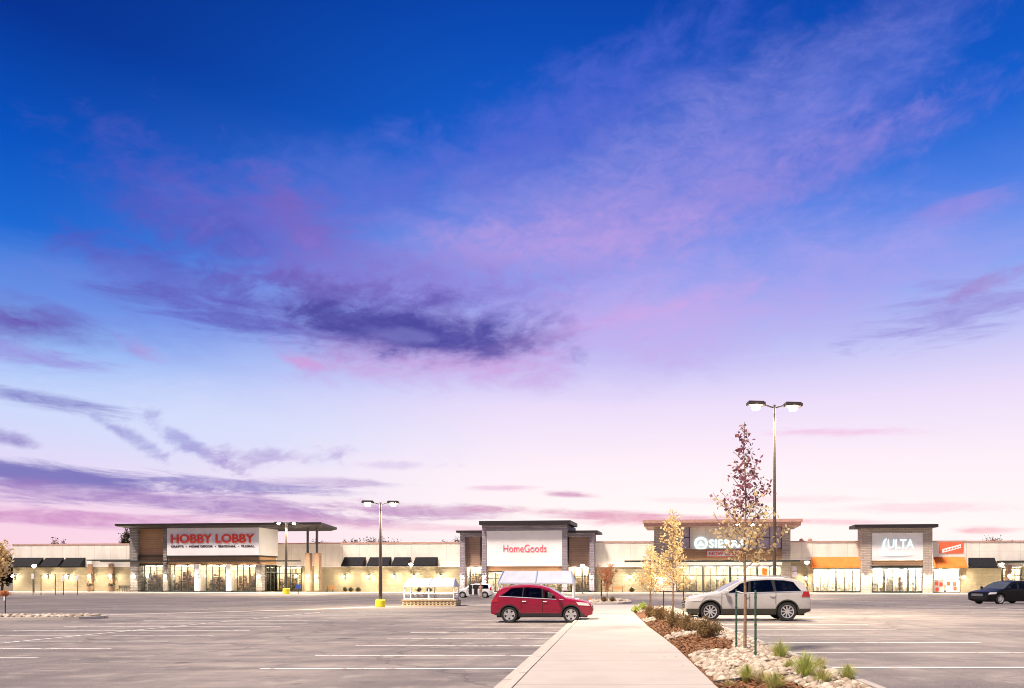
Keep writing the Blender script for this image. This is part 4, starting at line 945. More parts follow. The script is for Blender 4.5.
    # wheels
    for c in wheels:
        for sd in (-1,1):
            wr = empty('wheel', (X(c), sd*(Wd/2-.13), Rw)); wr.parent = root
            mb = MB(); mb.lathe([(Rw*.66,-.11*sd),(Rw*.93,-.115*sd),(Rw*.99,-.09*sd),(Rw,0),(Rw*.99,.09*sd),(Rw*.93,.115*sd),(Rw*.7,.11*sd),(Rw*.66,.08*sd)], 32, 'y'); mb.build('tyre', M['tyre'], wr, smooth=True)
            mb = MB(); ro = Rw*.69
            mb.lathe([(ro,.07*sd),(ro,.112*sd),(ro*.9,.105*sd),(ro*.87,.05*sd)], 32, 'y', mi=0)
            mb.lathe([(.005,.03*sd),(ro*.95,.03*sd)], 24, 'y', mi=1); mb.lathe([(.005,.10*sd),(.06,.10*sd),(.07,.05*sd)], 14, 'y', mi=0)
            for k in range(spokes):
                t = 2*math.pi*k/spokes+.3; d = Vector((math.cos(t),0,math.sin(t))); n_ = Vector((-math.sin(t),0,math.cos(t))); wd_ = .055 if spokes <= 5 else .024
                yy_ = Vector((0,.095*sd,0)); a1, a2 = d*.04+yy_, d*ro*.92+yy_; mb.quad(a1-n_*wd_,a1+n_*wd_,a2+n_*wd_*1.25,a2-n_*wd_*1.25)
            mb.build('rim', [M['rim'], M['rimdark']], wr, smooth=True)
    return root, patch

# red crossover (faces the sidewalk)
bl = lambda x: 1.02+.055*max(0,(x-1.2))
Yr = 33.2; sc_r = 1.0
car('parked_car', 4.52, 1.84, [(0,.60),(.02,.74),(.10,.86),(.35,.95),(.75,1.02),(1.18,1.09),(1.55,1.32),(1.95,1.54),(2.35,1.64),(2.85,1.68),(3.4,1.655),(3.9,1.59),(4.12,1.52),(4.27,1.28),(4.38,1.10),(4.49,.98),(4.52,.62)],
    .27, bl, (.95,3.68), .355, 'red crossover parked with its nose over the sidewalk kerb', at(541.3, Yr-.02)+Vector((0,.9,0)), math.pi, M['redp'], 1.0,
    wins=((1.33,2.16,1.93,2.2,M['carglass_l']),(2.24,3.08,2.26,3.02),(3.12,4.08,3.08,3.62)), ws=(1.22,1.92), rw=(4.13,4.30),
    clad=(('sill_cladding',.35,4.3,None,lambda x:.42),), cladm='cladk', spokes=5, rails=False,
    head=((.10,.62,.20,.72,lambda x:.74+.08*x,lambda x:.86+.10*x),), tail=((4.16,4.48,4.18,4.36,.92,1.12),), grille=(.50,.72),
    seams=((1.30,.45,1.05),(2.20,.40,1.06),(3.15,.62,1.08)), handles=((2.0,.93),(2.92,.95)), mirror=(1.50,1.04))
# white crossover (faces left)
bl2 = lambda x: 1.10+.028*max(0,(x-1.2))
car('parked_car', 5.10, 1.96, [(0,.62),(.02,.80),(.12,.92),(.4,1.01),(.9,1.09),(1.35,1.16),(1.8,1.42),(2.25,1.63),(2.65,1.73),(3.3,1.77),(4.0,1.75),(4.5,1.66),(4.72,1.58),(4.88,1.32),(4.98,1.10),(5.07,.95),(5.10,.60)],
    .27, bl2, (1.0,4.10), .385, 'pearl white crossover parked behind the two green stakes', at(749.1, 29.2)+Vector((0,.98,0)), 0, M['whitep'], .97,
    wins=((1.50,2.50,2.20,2.54),(2.62,3.55,2.64,3.46),(3.66,4.66,3.60,4.36)), ws=(1.40,2.22), rw=(4.74,4.92),
    clad=(('sill_cladding',.05,5.05,None,lambda x:.50),), cladm='clad', spokes=9, rails=(2.5,4.4),
    head=((.08,.66,.22,.80,lambda x:.78+.06*x,lambda x:.92+.09*x),), tail=((4.66,5.02,4.74,4.97,.98,1.20),), grille=(.52,.80),
    seams=((1.45,.52,1.12),(2.57,.52,1.13),(3.62,.70,1.16)), handles=((2.35,.99),(3.40,1.01)), mirror=(1.62,1.10))
# black sedan at the right edge, seen from its front corner
bl3 = lambda x: .92+.02*max(0,(x-1.2))
Ys = 57
car('parked_car', 4.85, 1.82, [(0,.50),(.02,.62),(.12,.74),(.5,.82),(1.05,.90),(1.35,.98),(1.75,1.22),(2.1,1.38),(2.5,1.44),(3.0,1.44),(3.4,1.38),(3.85,1.18),(4.15,1.06),(4.6,1.02),(4.80,.95),(4.85,.60)],
    .20, bl3, (.95,3.72), .325, 'black sedan half out of the frame by the charcoal awning wall', at(1001, Ys)+Vector((.45,0,0)), R(20), M['blackp'], 1.2,
    wins=((1.35,2.30,1.92,2.34,M['carglass_l']),(2.42,3.72,2.44,3.22,M['carglass_l'])), ws=(1.16,2.05), rw=(3.45,4.1), spokes=9,
    head=((.03,.55,.12,.62,lambda x:.62+.03*x,lambda x:.74+.06*x),), tail=((4.5,4.83,4.55,4.83,.72,.9),), grille=(.5,.66),
    seams=((1.3,.32,.92),(2.38,.30,.93)), handles=((2.2,.82),), mirror=(1.45,.94), extra='nochrome')
# small white car in the distance with a passenger beside it
Yw = 88
car('parked_car', 4.1, 1.75, [(0,.55),(.02,.72),(.15,.88),(.5,.98),(.95,1.04),(1.25,1.28),(1.6,1.50),(2.1,1.60),(3.2,1.60),(3.8,1.56),(3.98,1.40),(4.07,1.0),(4.10,.6)],
    .24, lambda x: 1.02, (.75,3.3), .34, 'small boxy white car far off to the left of the red crossover', at(475.2, Yw), 0, M['white'], 1.02,
    wins=((1.25,1.62,1.6,1.66),(1.72,2.05,1.72,2.05),(2.75,3.75,2.78,3.65)), ws=(1.0,1.58), spokes=5, tail=((3.85,4.07,3.85,4.05,.9,1.2),), head=((.05,.4,.1,.45,.68,.84),),
    seams=((1.2,.4,1.0),), mirror=(1.3,1.02), extra='nochrome')
op = [o for o in bpy.data.objects if o.get('label','').startswith('small boxy')][0]
mb = MB(); mb.box(-.55,-.22,-.905,-.89,.42,1.50); mb.box(.05,.42,-.905,-.89,.38,1.52); mb.build('door_opening', M['seam'], op)
mb = MB(); mb.box(-.18,.02,-.93,-.90,.36,1.0); mb.box(-.18,-.13,-.93,-.90,1.0,1.5); mb.build('door', M['white'], op)

# person beside the small white car
def person(loc, rz, h=1.68):
    me = bpy.data.meshes.new('person'); s = h/1.75
    V_ = [(0,0,.95),(0,0,1.12),(0,0,1.38),(0,0,1.50),(0,0,1.58),(-.09,0,.90),(-.10,.02,.50),(-.10,0,.08),(-.10,-.16,.04),(.09,0,.90),(.12,-.05,.50),(.13,.05,.08),(.13,-.11,.04),(-.19,0,1.42),(-.25,.02,1.15),(-.24,-.10,.92),(.19,0,1.42),(.26,.02,1.15),(.27,-.12,.95),(-.24,-.14,.84),(.27,-.18,.88)]
    E_ = [(0,1),(1,2),(2,3),(3,4),(0,5),(5,6),(6,7),(7,8),(0,9),(9,10),(10,11),(11,12),(2,13),(13,14),(14,15),(2,16),(16,17),(17,18),(15,19),(18,20)]
    rad = [(.15,.11),(.14,.10),(.17,.11),(.07,.07),(.055,.06),(.10,.10),(.065,.07),(.045,.05),(.04,.035),(.10,.10),(.065,.07),(.045,.05),(.04,.035),(.07,.07),(.045,.045),(.032,.032),(.07,.07),(.045,.045),(.032,.032),(.03,.02),(.03,.02)]
    me.from_pydata([tuple(c*s for c in p) for p in V_], E_, []); o = bpy.data.objects.new('person', me); C.objects.link(o)
    o.modifiers.new('skin', 'SKIN'); 
    for i, r_ in enumerate(rad): me.skin_vertices[0].data[i].radius = (r_[0]*s, r_[1]*s)
    me.skin_vertices[0].data[0].use_root = True
    o.modifiers.new('sub', 'SUBSURF').levels = 1
    dg = bpy.context.evaluated_depsgraph_get(); m2 = bpy.data.meshes.new_from_object(o.evaluated_get(dg)); o.modifiers.clear(); o.data = m2
    # head merged into the same mesh
    import bmesh
    bm = bmesh.new(); bm.from_mesh(m2)
    r_ = bmesh.ops.create_uvsphere(bm, u_segments=14, v_segments=10, radius=.105*s)
    for v_ in r_['verts']: v_.co = Vector((v_.co.x*.82, v_.co.y*.95, v_.co.z*1.18+1.66*s))
    for f in bm.faces:
        z = f.calc_center_median().z/s; f.smooth = True; ax_ = abs(f.calc_center_median().x/s)
        f.material_index = 0 if (z > 1.47 or (ax_ > .21 and z < .98 and z > .6)) else (1 if z > .93 else 2)
    bm.to_mesh(m2); bm.free(); m2.materials.clear()
    for m_ in ('skin','shirt','trouser'): m2.materials.append(M[m_])
    o.location = loc; o.rotation_euler = (0,0,rz)
    mb = MB(); mb.lathe([(.098*s,0),(.095*s,.06*s),(.06*s,.125*s),(.005,.14*s)], 12, 'z', (0,.015*s,1.66*s)); mb.build('hair', M['hair'], o, smooth=True)
    return tag(o, 'person in dark red top and dark trousers standing beside the small white car', 'person')
person(at(480.8, Yw-1.6), .4, 1.62)

# ------------------------------------------------------------------ cart shelters
def corral(px0, px1, Y, py_top, py_eave, label, wall=True, posts=3, dep=1.9, base_only=True):
    p = at((px0+px1)/2, Y); root = empty('cart_shelter', p); tag(root, label, 'cart shelter', 'cart shelters in the lot')
    w_ = (px1-px0)*Y/F/2; zt_ = HC+(YH-py_top)*Y/F-p.z; ze = HC+(YH-py_eave)*Y/F-p.z
    mb = MB(); ins = w_*.075
    for s_ in (0,):
        mb.v += [(-w_,-.1,ze),(w_,-.1,ze),(w_-ins,dep*.55,zt_),(-w_+ins,dep*.55,zt_),(-w_,dep+.1,ze),(w_,dep+.1,ze),(-w_,-.1,ze-.09),(w_,-.1,ze-.09),(w_,dep+.1,ze-.09),(-w_,dep+.1,ze-.09)]
        for q in ((0,1,2,3),(3,2,5,4),(1,5,2),(0,3,4),(6,7,1,0),(7,8,5,1),(8,9,4,5),(9,6,0,4),(6,9,8,7)): mb.face(list(q))
    mb.build('canopy_roof', M['canvas'], root)
    for k in range(posts):
        x = -w_+.06+(2*w_-.12)*k/(posts-1)
        for y in (0, dep):
            mb = MB(); mb.tube([(x,y,0),(x,y,ze-.09)],[.045,.045],8); mb.build('post', M['white'], root, smooth=True)
        mb = MB(); mb.tube([(x,-.1,ze+.03),(x*(1-.075),dep*.55,zt_+.03)],[.035,.035],6); mb.build('roof_rib', M['ribblue'], root)
    mb = MB()
    for y in (0, dep):
        for z in (.55,.95) : mb.tube([(-w_+.06,y,z),(w_-.06,y,z)],[.03,.03],6)
    mb.build('rail', M['white'], root)
    if wall:
        mb = MB(); mb.box(-w_-.05,w_+.12,-.18,-.06,0,.42); mb.box(w_+.005,w_+.12,-.055,dep,0,.42); mb.box(-w_-.05,-w_+.05,-.055,dep,0,.42)
        n = 14
        for k in range(n): x = -w_+.1+2*w_*k/n; mb.box(x,x+w_/n*1.1,-.186,-.181,.1,.17,1); mb.box(x,x+w_/n*1.1,-.186,-.181,.27,.32,1)
        mb.box(-w_-.09,w_+.16,-.22,-.03,.422,.5); mb.build('bumper_wall', [M['cbase'], M['rimdark']], root)
    return root
def cart(loc, rz, label, red=False):
    root = empty('shopping_cart', loc, rz); tag(root, label, 'shopping cart', 'shopping carts')
    mb = MB(); a = [(-.25,-.4,.55),(.25,-.4,.55),(.28,.4,.62),(-.28,.4,.62)]; b = [(-.27,-.45,.88),(.27,-.45,.88),(.3,.42,.98),(-.3,.42,.98)]
    for k in range(4): mb.tube([a[k],a[(k+1)%4]],[.012]*2,5); mb.tube([b[k],b[(k+1)%4]],[.014]*2,5); mb.tube([a[k],b[k]],[.012]*2,5)
    for t in np.linspace(.15,.85,5):
        for k in (0,1,2,3):
            p0 = Vector(a[k]).lerp(Vector(a[(k+1)%4]),t); p1 = Vector(b[k]).lerp(Vector(b[(k+1)%4]),t); mb.tube([p0,p1],[.008]*2,4)
    mb.build('basket', M['rim'], root)
    mb = MB(); 
    for s_ in (-1,1): mb.tube([(s_*.22,-.4,.14),(s_*.25,.4,.14),(s_*.27,.4,.62),(s_*.27,.55,1.02)],[.016]*4,5)
    mb.build('frame', M['dsteel'], root)
    mb = MB(); mb.tube([(-.27,.55,1.02),(.27,.55,1.02)],[.022]*2,6); mb.build('handle', M['redlet'] if red else M['dsteel'], root)
    for x in (-.22,.25):
        for y in (-.4,.4): mb = MB(); mb.lathe([(.005,-.02),(.06,-.02),(.06,.02),(.005,.02)],10,'y',(x,y,.06)); mb.build('wheel', M['tyre'], root)
    return root
corral(403.5, 454.5, 58.6, 578.6, 586, 'small white roofed cart shelter on a low tan wall, left of the small white car')
corral(497.5, 574, 44, 570.6, 582.6, 'large white roofed cart shelter rising behind the red crossover', wall=False, posts=3)
c0 = cart(at(418, 59.6), R(90), 'grey shopping cart under the low walled shelter, in its left bay')
for px, lb in ((424,'grey shopping cart nested in the middle of the low walled shelter'),(431,'red handled shopping cart in the right bay of the low walled shelter')):
    c = copy_tree(c0); c.location = at(px, 59.7); c['label'] = lb
for ch in [k for k in bpy.data.objects if k.parent == c and k.name.startswith('handle')]: ch.data = ch.data.copy(); ch.data.materials[0] = M['redlet']

# ------------------------------------------------------------------ trees and plants
def leaf(mb, p, l, wd, rnd, mi=0, up=.0):
    d = Vector((rnd.uniform(-1,1), rnd.uniform(-1,1), rnd.uniform(-1,.6)+up)).normalized(); n = d.cross(Vector((rnd.uniform(-1,1),rnd.uniform(-1,1),rnd.uniform(-1,1)))).normalized()
    p = Vector(p); mb.poly([p, p+d*l*.5+n*wd, p+d*l, p+d*l*.5-n*wd], mi)
def sapling(name, label, loc, h, crown0, rad, nleaf, mats, seed=1, lsz=.07, lw=.35, lean=0, cat='tree', group=None, tr=.035, tip=.15, shadefrac=None, shape='cone', nb=26, fill=0):
    rnd = random.Random(seed); root = empty(name, loc); tag(root, label, cat, group)
    mb = MB(); tp = [(lean*(k/8)**1.5+.03*math.sin(k*1.7+seed)*(k/8), .02*math.cos(k*2+seed)*(k/8), -.1+(h+.05)*k/8) for k in range(9)]
    mb.tube(tp, [tr*(1-.88*k/8)+.003 for k in range(9)], 8)
    def tpos(z):
        t = max(0,min(7.999,(z+.1)/(h+.05)*8)); i = int(t); f = t-i; return Vector(tp[i]).lerp(Vector(tp[i+1]), f)
    ends = []; wts = []
    for k in range(nb):
        z = crown0*.9+(h*.97-crown0*.9)*(k/nb)**.9; a = k*2.4+rnd.uniform(-.4,.4); q = (z-crown0*.9)/(h-crown0*.9)
        r_ = rad*((1-q)*.92+tip) if shape == 'cone' else rad*math.sqrt(max(.05,1-(2*q-1)**2))
        r_ *= rnd.uniform(.65,1.12); b = tpos(z); pts_ = [b]
        for s_ in range(1,5): f = s_/4; pts_.append(b+Vector((math.cos(a)*r_*f, math.sin(a)*r_*f, r_*(.75*f+.25*f*f)*rnd.uniform(.7,1.1))))
        mb.tube(pts_, [tr*.28*(1-.8*i/4)*(1-.5*q)+.002 for i in range(5)], 5, cap=False); ends.append((pts_, q))
        for _ in range(3):
            i = rnd.randint(1,3); d = Vector((rnd.uniform(-1,1),rnd.uniform(-1,1),rnd.uniform(.1,1))).normalized()*r_*.4; pp = [pts_[i], pts_[i]+d*.5, pts_[i]+d+Vector((0,0,.04))]
            mb.tube(pp, [.005,.004,.002], 4, cap=False); ends.append((pp, q))
    mb.build('trunk', M['bark'], root, smooth=True)
    mb = MB()
    for _ in range(nleaf):
        if not wts: wts = [(e_[0][-1]-e_[0][0]).length**1.3 for e_ in ends]
        pts_, q = rnd.choices(ends, wts)[0]; i = rnd.uniform(.25,1)*(len(pts_)-1); j = min(int(i), len(pts_)-2)
        p = Vector(pts_[j]).lerp(Vector(pts_[j+1]), i-j)+Vector((rnd.gauss(0,.045),rnd.gauss(0,.045),rnd.gauss(0,.045)))*(rad/.7)
        mi = 0
        if len(mats) > 1: mi = 1 if rnd.random() < ss(shadefrac-.12, shadefrac+.12, q) else 0  # second leaf colour paints the unlit upper crown
        l = lsz*rnd.uniform(.6,1.3); leaf(mb, p, l, l*lw, rnd, mi)
    mb.build('crown', mats, root)
    return root
# tall staked tree; lamp-lit bottom and unlit top are put into the leaf colours
tx = at(745, 15.7); tx.z = bedz(tx.x, 15.7)
sapling('staked_tree', 'tall thin young tree with sparse leaves coloured lit gold below and unlit dark red above, between green stakes', tx, 4.84, 1.9, .86, 950, [M['leaf_gold'], M['leaf_shade']], 5, .095, .34, shadefrac=.30, tr=.034, nb=34, tip=.10)
p = at(673, 30); p.z = bedz(min(p.x,3.2),30)
sapling('staked_tree', 'gold leaved young tree rising above the shrubs just left of the white crossover', p, 4.4, 1.2, 1.0, 1500, [M['leaf_gold']], 9, .10, .36, tr=.035, nb=32)
p = at(651, 39); p.z = bedz(p.x,39)
sapling('staked_tree', 'smaller gold leaved young tree at the far end of the planting bed', p, 3.5, 1.0, .95, 1300, [M['leaf_gold']], 13, .11, .36, tr=.035, nb=26)
p = at(607, 68); p.z += .08
sapling('young_tree', 'small round orange leaved tree on the island past the sidewalk', p, 3.0, .95, 1.0, 1500, [M['leaf_orange']], 17, .13, .4, tr=.05, shape='round', nb=22)
p = at(724, 60)
def stake(px, Y, base_z, top_py, label, m='stake', r=.022):
    x = (px-XH)*Y/F; zt_ = HC+(YH-top_py)*Y/F
    mb = MB(); mb.tube([(0,0,-.1),(0,0,zt_-base_z)],[r,r],7); 
    for k in range(5): mb.box(-r*1.25,r*1.25,-r*.4,r*.4,(zt_-base_z)*(k+.4)/5,(zt_-base_z)*(k+.4)/5+.03)
    o = mb.build('tree_stake', M[m], loc=(x,Y,base_z), smooth=True, sharp=50); return tag(o, label, 'stake', 'tree stakes')
stake(736.3, 16.3, bedz(at(736,16.3).x,16.3), 589, 'green metal stake on the near side of the tall thin tree, left one')
stake(755.5, 14.1, bedz(at(755,14.1).x,14.1), 590, 'green metal stake standing nearest in the river rocks, right one')
mb = MB(); a_ = at(736.3,16.3,1.50); b_ = at(755.5,14.1,1.50); c_ = at(745,15.7,1.46); mb.tube([a_,c_+Vector((0,.03,0)),b_],[.012]*3,5); tag(mb.build('tree_strap', M['strap']), 'pale strap tying the tall thin tree to its two green stakes', 'strap')
stake(663.6, 31, bedz(1.7,31), 590.5, 'dark stake left of the gold tree among brown shrubs', 'edging', .024)
stake(683.4, 30.5, bedz(2.6,30.5), 590.5, 'thin dark green stake between the gold tree and the white crossover nose')
stake(650, 43, bedz(1.9,43)-.02, 580, 'far dark stake rising in the smaller gold tree', 'edging', .022)
stake(601.5, 71, gh(0,71)+.08, 577, 'dark stake just left of the round orange tree', 'edging', .05)

def bush(px, Y, wpx, hm, label, mats, seed, n=1500, l=.05, x=None, z=None, name='shrub', group='brown shrubs in the planting bed', fx=.9):
    x = (px-XH)*Y/F if x is None else x; z = bedz(min(x,3.2), Y) if z is None else z; r_ = wpx*Y/F/2; rnd = random.Random(seed)
    root = empty(name, (x, Y, z)); tag(root, label, 'shrub', group); mb = MB(); tips = []
    for k in range(36):
        a = rnd.uniform(0,6.3); q = rnd.random()**.6; e_ = Vector((math.cos(a)*r_*q, math.sin(a)*r_*q*fx, hm*math.sqrt(max(.08,1-q*q*.85))*rnd.uniform(.7,1.05)))
        P_ = [Vector((rnd.uniform(-.04,.04),rnd.uniform(-.04,.04),-.03)), e_*.5+Vector((0,0,.03)), e_]; mb.tube(P_, [.008,.005,.002], 4, cap=False); tips.append(P_)
    mb.build('stems', M['bark'], root)
    mb = MB()
    for _ in range(n):
        P_ = rnd.choice(tips); t = rnd.uniform(.3,1.05); p = P_[1].lerp(P_[2], (t-.5)*2) if t > .5 else P_[0].lerp(P_[1], t*2)
        p = p+Vector((rnd.gauss(0,.045),rnd.gauss(0,.045),rnd.gauss(0,.04)))*max(1,r_/.35); leaf(mb, p, l*rnd.uniform(.6,1.3), l*.32, rnd, 0, .9)
    mb.build('foliage', mats, root); return root
SH = [M['shrub']]
bush(705, 19.8, 36, .58, 'widest brown shrub, nearest to the tall tree', SH, 1, 2600)
bush(688, 22.6, 27, .52, 'rounded brown shrub just behind the widest one', SH, 2, 1900)
bush(672, 25.6, 24, .62, 'brown shrub between the sidewalk edge and the gold tree stake', SH, 3, 1900)
bush(659, 30.8, 19, .55, 'brown shrub at the foot of the dark stake', SH, 4, 1500, .06)
bush(649, 35, 16, .52, 'brown shrub by the sidewalk, farthest of the shrub line', SH, 5, 1300, .06)
bush(636, 42.0, 10, .35, 'tiny yellow green shrub at the bed tip', [M['grass']], 6, 500, .08, group='small yellow plants')
bush(643, 43.4, 9, .45, 'taller yellow green shrub behind the tiny one', [M['grass']], 8, 500, .08, group='small yellow plants')
for i, (px, Y, lb) in enumerate(((604,65.4,'dark low shrub left of the round orange tree trunk'),(612.5,65.2,'dark low shrub right of the round orange tree trunk'))):
    bush(px, Y, 6, .5, lb, [M['shrub']], 20+i, 700, .09, z=gh(0,Y)+.08, group='dark shrubs on the island')

def tuft(px, Y, r_, h, n, label, seed, straw=.3):
    x = (px-XH)*Y/F; rnd = random.Random(seed); mb = MB(); z = bedz(min(x,3.3), Y)
    for _ in range(n):
        a = rnd.uniform(0,6.3); q = rnd.random(); b = Vector((math.cos(a)*r_*.25*q, math.sin(a)*r_*.25*q, -.02)); L_ = h*rnd.uniform(.55,1.1); o_ = Vector((math.cos(a),math.sin(a),0))*r_*q*rnd.uniform(.7,1.2)
        n_ = Vector((-math.sin(a),math.cos(a),0))*.005; P_ = [b+o_*t*t+Vector((0,0,L_*(t-.28*t*t*q))) for t in (0,.35,.7,1)]; k = len(mb.v); mi = 1 if rnd.random() < straw else 0
        for p_, s_ in zip(P_[:3],(1,.9,.55)): mb.v += [tuple(p_-n_*s_), tuple(p_+n_*s_)]
        mb.v.append(tuple(P_[3])); mb.face([k,k+1,k+3,k+2],mi); mb.face([k+2,k+3,k+5,k+4],mi); mb.face([k+4,k+5,k+6],mi)
    return tag(mb.build('grass_tuft', [M['grass'], M['straw']], loc=(x,Y,z)), label, 'grass tuft', 'green grass tufts')
tuft(780, 13.6, 0.297, .42, 400, 'grass tuft growing among the river rocks behind the others', 1)
tuft(747, 11.6, 0.270, .34, 325, 'small grass tuft just behind the black edging corner', 2, .4)
tuft(805, 11.0, 0.351, .46, 525, 'fullest bright green grass tuft', 3, .2)
tuft(774, 10.4, 0.270, .32, 375, 'grass tuft in the bark mulch at the bottom of the bed', 4, .5)
tuft(848, 10.5, 0.216, .30, 300, 'grass tuft nearest the right kerb', 5, .35)
tuft(762, 11.3, 0.351, .22, 275, 'flat straw coloured tuft between greener ones', 6, .95)

tuft(728, 11.5, .18, .16, 160, 'low straw tuft by the edging nearest the sidewalk', 7, .9)
tuft(820, 11.9, .22, .26, 240, 'yellowish tuft between the fullest tuft and the kerb', 8, .7)
tuft(822, 10.35, .24, .30, 300, 'yellow green tuft at the bottom frame edge right of the fullest one', 9, .5)
tuft(790, 12.3, .20, .22, 200, 'small yellow tuft behind the fullest green tuft', 10, .6)
rnd = random.Random(77); mb = MB()
for _ in range(420):
    y = rnd.choice((rnd.gauss(16.6,1.6), rnd.uniform(9,34))); x = rnd.gauss(2.4, .75)
    if not (0 < x < 3.3 and y > 8): continue
    z = (bedz(x,y)+.05) if x > walk_r(y) else zw(y)+.006
    a = rnd.uniform(0,6.3); l = rnd.uniform(.02,.04); c, s_ = math.cos(a)*l, math.sin(a)*l
    if x < walk_r(y) and rnd.random() < .6: continue
    mb.poly([(x-c,y-s_,z),(x-s_*.5,y+c*.5,z+.008),(x+c,y+s_,z+.004),(x+s_*.5,y-c*.5,z+.01)])
tag(mb.build('fallen_leaves', [M['leaf_orange']]), 'small dry leaves fallen on the bed and sidewalk edge', 'leaves', kind='stuff')

# big autumn tree at the left edge and trees beyond the roofs
def bigtree(px, Y, py_top, wpx, m, label, seed, n=2600, lsz=.35, py_bot=None, group='trees beyond the shops', cat='tree', bare=False):
    p = at(px, Y, -.4); h = HC+(YH-py_top)*Y/F-p.z; r_ = wpx*Y/F/2; rnd = random.Random(seed); root = empty('autumn_tree' if not bare else 'bare_tree', p); tag(root, label, cat, group)
    mb = MB(); mb.tube([(0,0,-.2),(.1,0,h*.3),(-.1,.1,h*.6),(0,0,h*.85)],[h*.03,h*.022,h*.014,h*.004],8); ends = []
    for k in range(46):
        q = rnd.random(); z0 = h*(.22+.55*q); a = rnd.uniform(0,6.3); R_ = r_*math.sin(math.pi*min(.96,.2+.72*q))**.7*rnd.uniform(.55,1.1); e_ = Vector((math.cos(a)*R_, math.sin(a)*R_, min(h*.99, z0+h*.22*rnd.uniform(.3,1.2))))
        P_ = [Vector((0,0,z0)), Vector((0,0,z0)).lerp(e_,.5)+Vector((0,0,-.1*R_)), e_]; mb.tube(P_, [h*.007,h*.004,.015], 4, cap=False); ends.append(P_)
        for _ in range(3): d = Vector((rnd.uniform(-1,1),rnd.uniform(-1,1),rnd.uniform(0,1)))*r_*.3; mb.tube([P_[1],P_[1]+d],[.03,.01],3,cap=False); ends.append([P_[1],P_[1]+d*.5,P_[1]+d])
    mb.build('trunk', M['bark'], root)
    mb = MB(); cl = [Vector((rnd.gauss(0,1),rnd.gauss(0,1),rnd.gauss(0,.8)))*r_*.10 for _ in range(30)]
    for _ in range(n):
        P_ = rnd.choice(ends); c_ = P_[1].lerp(P_[2], rnd.uniform(.1,1)); q = c_+rnd.choice(cl)+Vector((rnd.gauss(0,1),rnd.gauss(0,1),rnd.gauss(0,1)))*r_*.07
        if q.z > h: q.z = h-rnd.random()*.5
        leaf(mb, q, lsz*rnd.uniform(.6,1.3), lsz*.36, rnd)
    mb.build('crown', m, root); return root
bigtree(-6, 84, 537, 42, [M['leaf_gold']], 'golden autumn tree cut by the left edge of the frame', 2, 1500, .3, group='trees at the left edge')
bigtree(2, 150, 553, 34, [M['leaf_dark']], 'dark dense tree behind the orange one at the left end of the shops', 3, 4200, .5, group='trees at the left edge')
bigtree(-24, 145, 548, 40, [M['leaf_dark']], 'dark dense tree mostly outside the left edge', 33, 3000, .5, group='trees at the left edge')
bigtree(127, 175, 526, 16, [M['leaf_dark']], 'dark tree top beside the left end of the tall dark roof', 4, 3800, .4)
TL = [(56,537.5,9,'pair member left: thin reddish tree top above the low left roof'),(64,539,8,'second thin reddish tree top above the low left roof'),
 (318,539.5,12,'low reddish tree top directly right of the two canopy posts'),(330,540,10,'flat reddish tree top second from the canopy posts'),(347,539,11,'reddish tree top above the first right hand charcoal awning'),
 (357,536.5,11,'reddish tree top above the gap between first two awnings'),(370,536,13,'reddish tree top just left of the middle lamp post'),(384,535.5,14,'tallest reddish tree top right behind the middle lamp post'),
 (395,537.5,9,'reddish tree top right of the middle lamp post'),(445,538,11,'reddish tree top left of the small flanking roof'),(456,536.5,11,'reddish tree top touching the small flanking roof'),
 (990,536,11,'reddish tree top above the charcoal awning on the right'),(1001,535,11,'reddish tree top behind the lamp over the black sedan'),(1013,537.5,10,'reddish tree top nearest the right frame edge')]
TL[0] = (56,537.5,9,'thin reddish tree top above the second charcoal awning from the left')
TL[1] = (64,539,8,'lower thin reddish tree top above the third charcoal awning from the left')
for i, (px, py, wd_, lb) in enumerate(TL):
    bigtree(px, 172+3*(i%3), py-1.2, wd_*1.9, [M['leaf_brown']], lb, 50+i, 1300, .42)
# roof vents on the right link
for px, lb in ((801.5,'tall thin rooftop vent nearer the big overhanging roof'),(804.5,'short rooftop vent in the middle'),(810,'rooftop vent farthest from the big overhanging roof')):
    mb = MB(); h_ = {801.5:1.5,804.5:.8,810:1.5}[px]; mb.lathe([(.22,0),(.22,h_*.7),(.36,h_*.72),(.36,h_*.85),(.05,h_)],12)
    zt_ = Z(801,541)-.9
    tag(mb.build('roof_vent', M['cap'], loc=W(U(px,3),3,zt_), smooth=True, sharp=50), lb, 'roof vent', 'rooftop vents')

# ------------------------------------------------------------------ small things before the shops
def post(px, Y, py_top, label, plate=None, white_top=False, basez=None):
    p = at(px, Y, basez); root = empty('sign_post', p); tag(root, label, 'sign post', 'thin posts in the left lot'); h = HC+(YH-py_top)*Y/F-p.z
    mb = MB(); mb.tube([(0,0,-.1),(0,0,h)],[.05 if Y > 80 else .03]*2,6); mb.build('post', M['dsteel'], root)
    if white_top: mb = MB(); k = .16 if Y > 80 else .035; mb.box(-k,k,-.08,-.055,h-(.75 if Y > 80 else .24),h-.02); mb.build('sign_plate', M['white'], root)
    if plate: mb = MB(); mb.box(-.32,.32,-.1,-.06,h-.62,h+.02); mb.build('sign_plate', M['bluep'], root)
    return root
Yp = 104
post(33, Yp, 573.5, 'thin post with a white plate under the leftmost walkway lamp', white_top=True)
post(41, Yp, 575, 'bare dark post right of the leftmost walkway lamp')
post(55.3, Yp, 574, 'bare dark post in front of the second charcoal awning')
post(63.4, Yp, 575.5, 'thin post with a white plate before the third charcoal awning', white_top=True)
post(77.6, Yp, 575, 'thin post with a white plate just left of the brick piers', white_top=True)
post(5.3, 41, 596, 'short marker post with a white top on the left rock island', white_top=True)
post(298.5, 112, 584.5, 'short post with a blue plate right of the far yellow based lamp', plate=True)
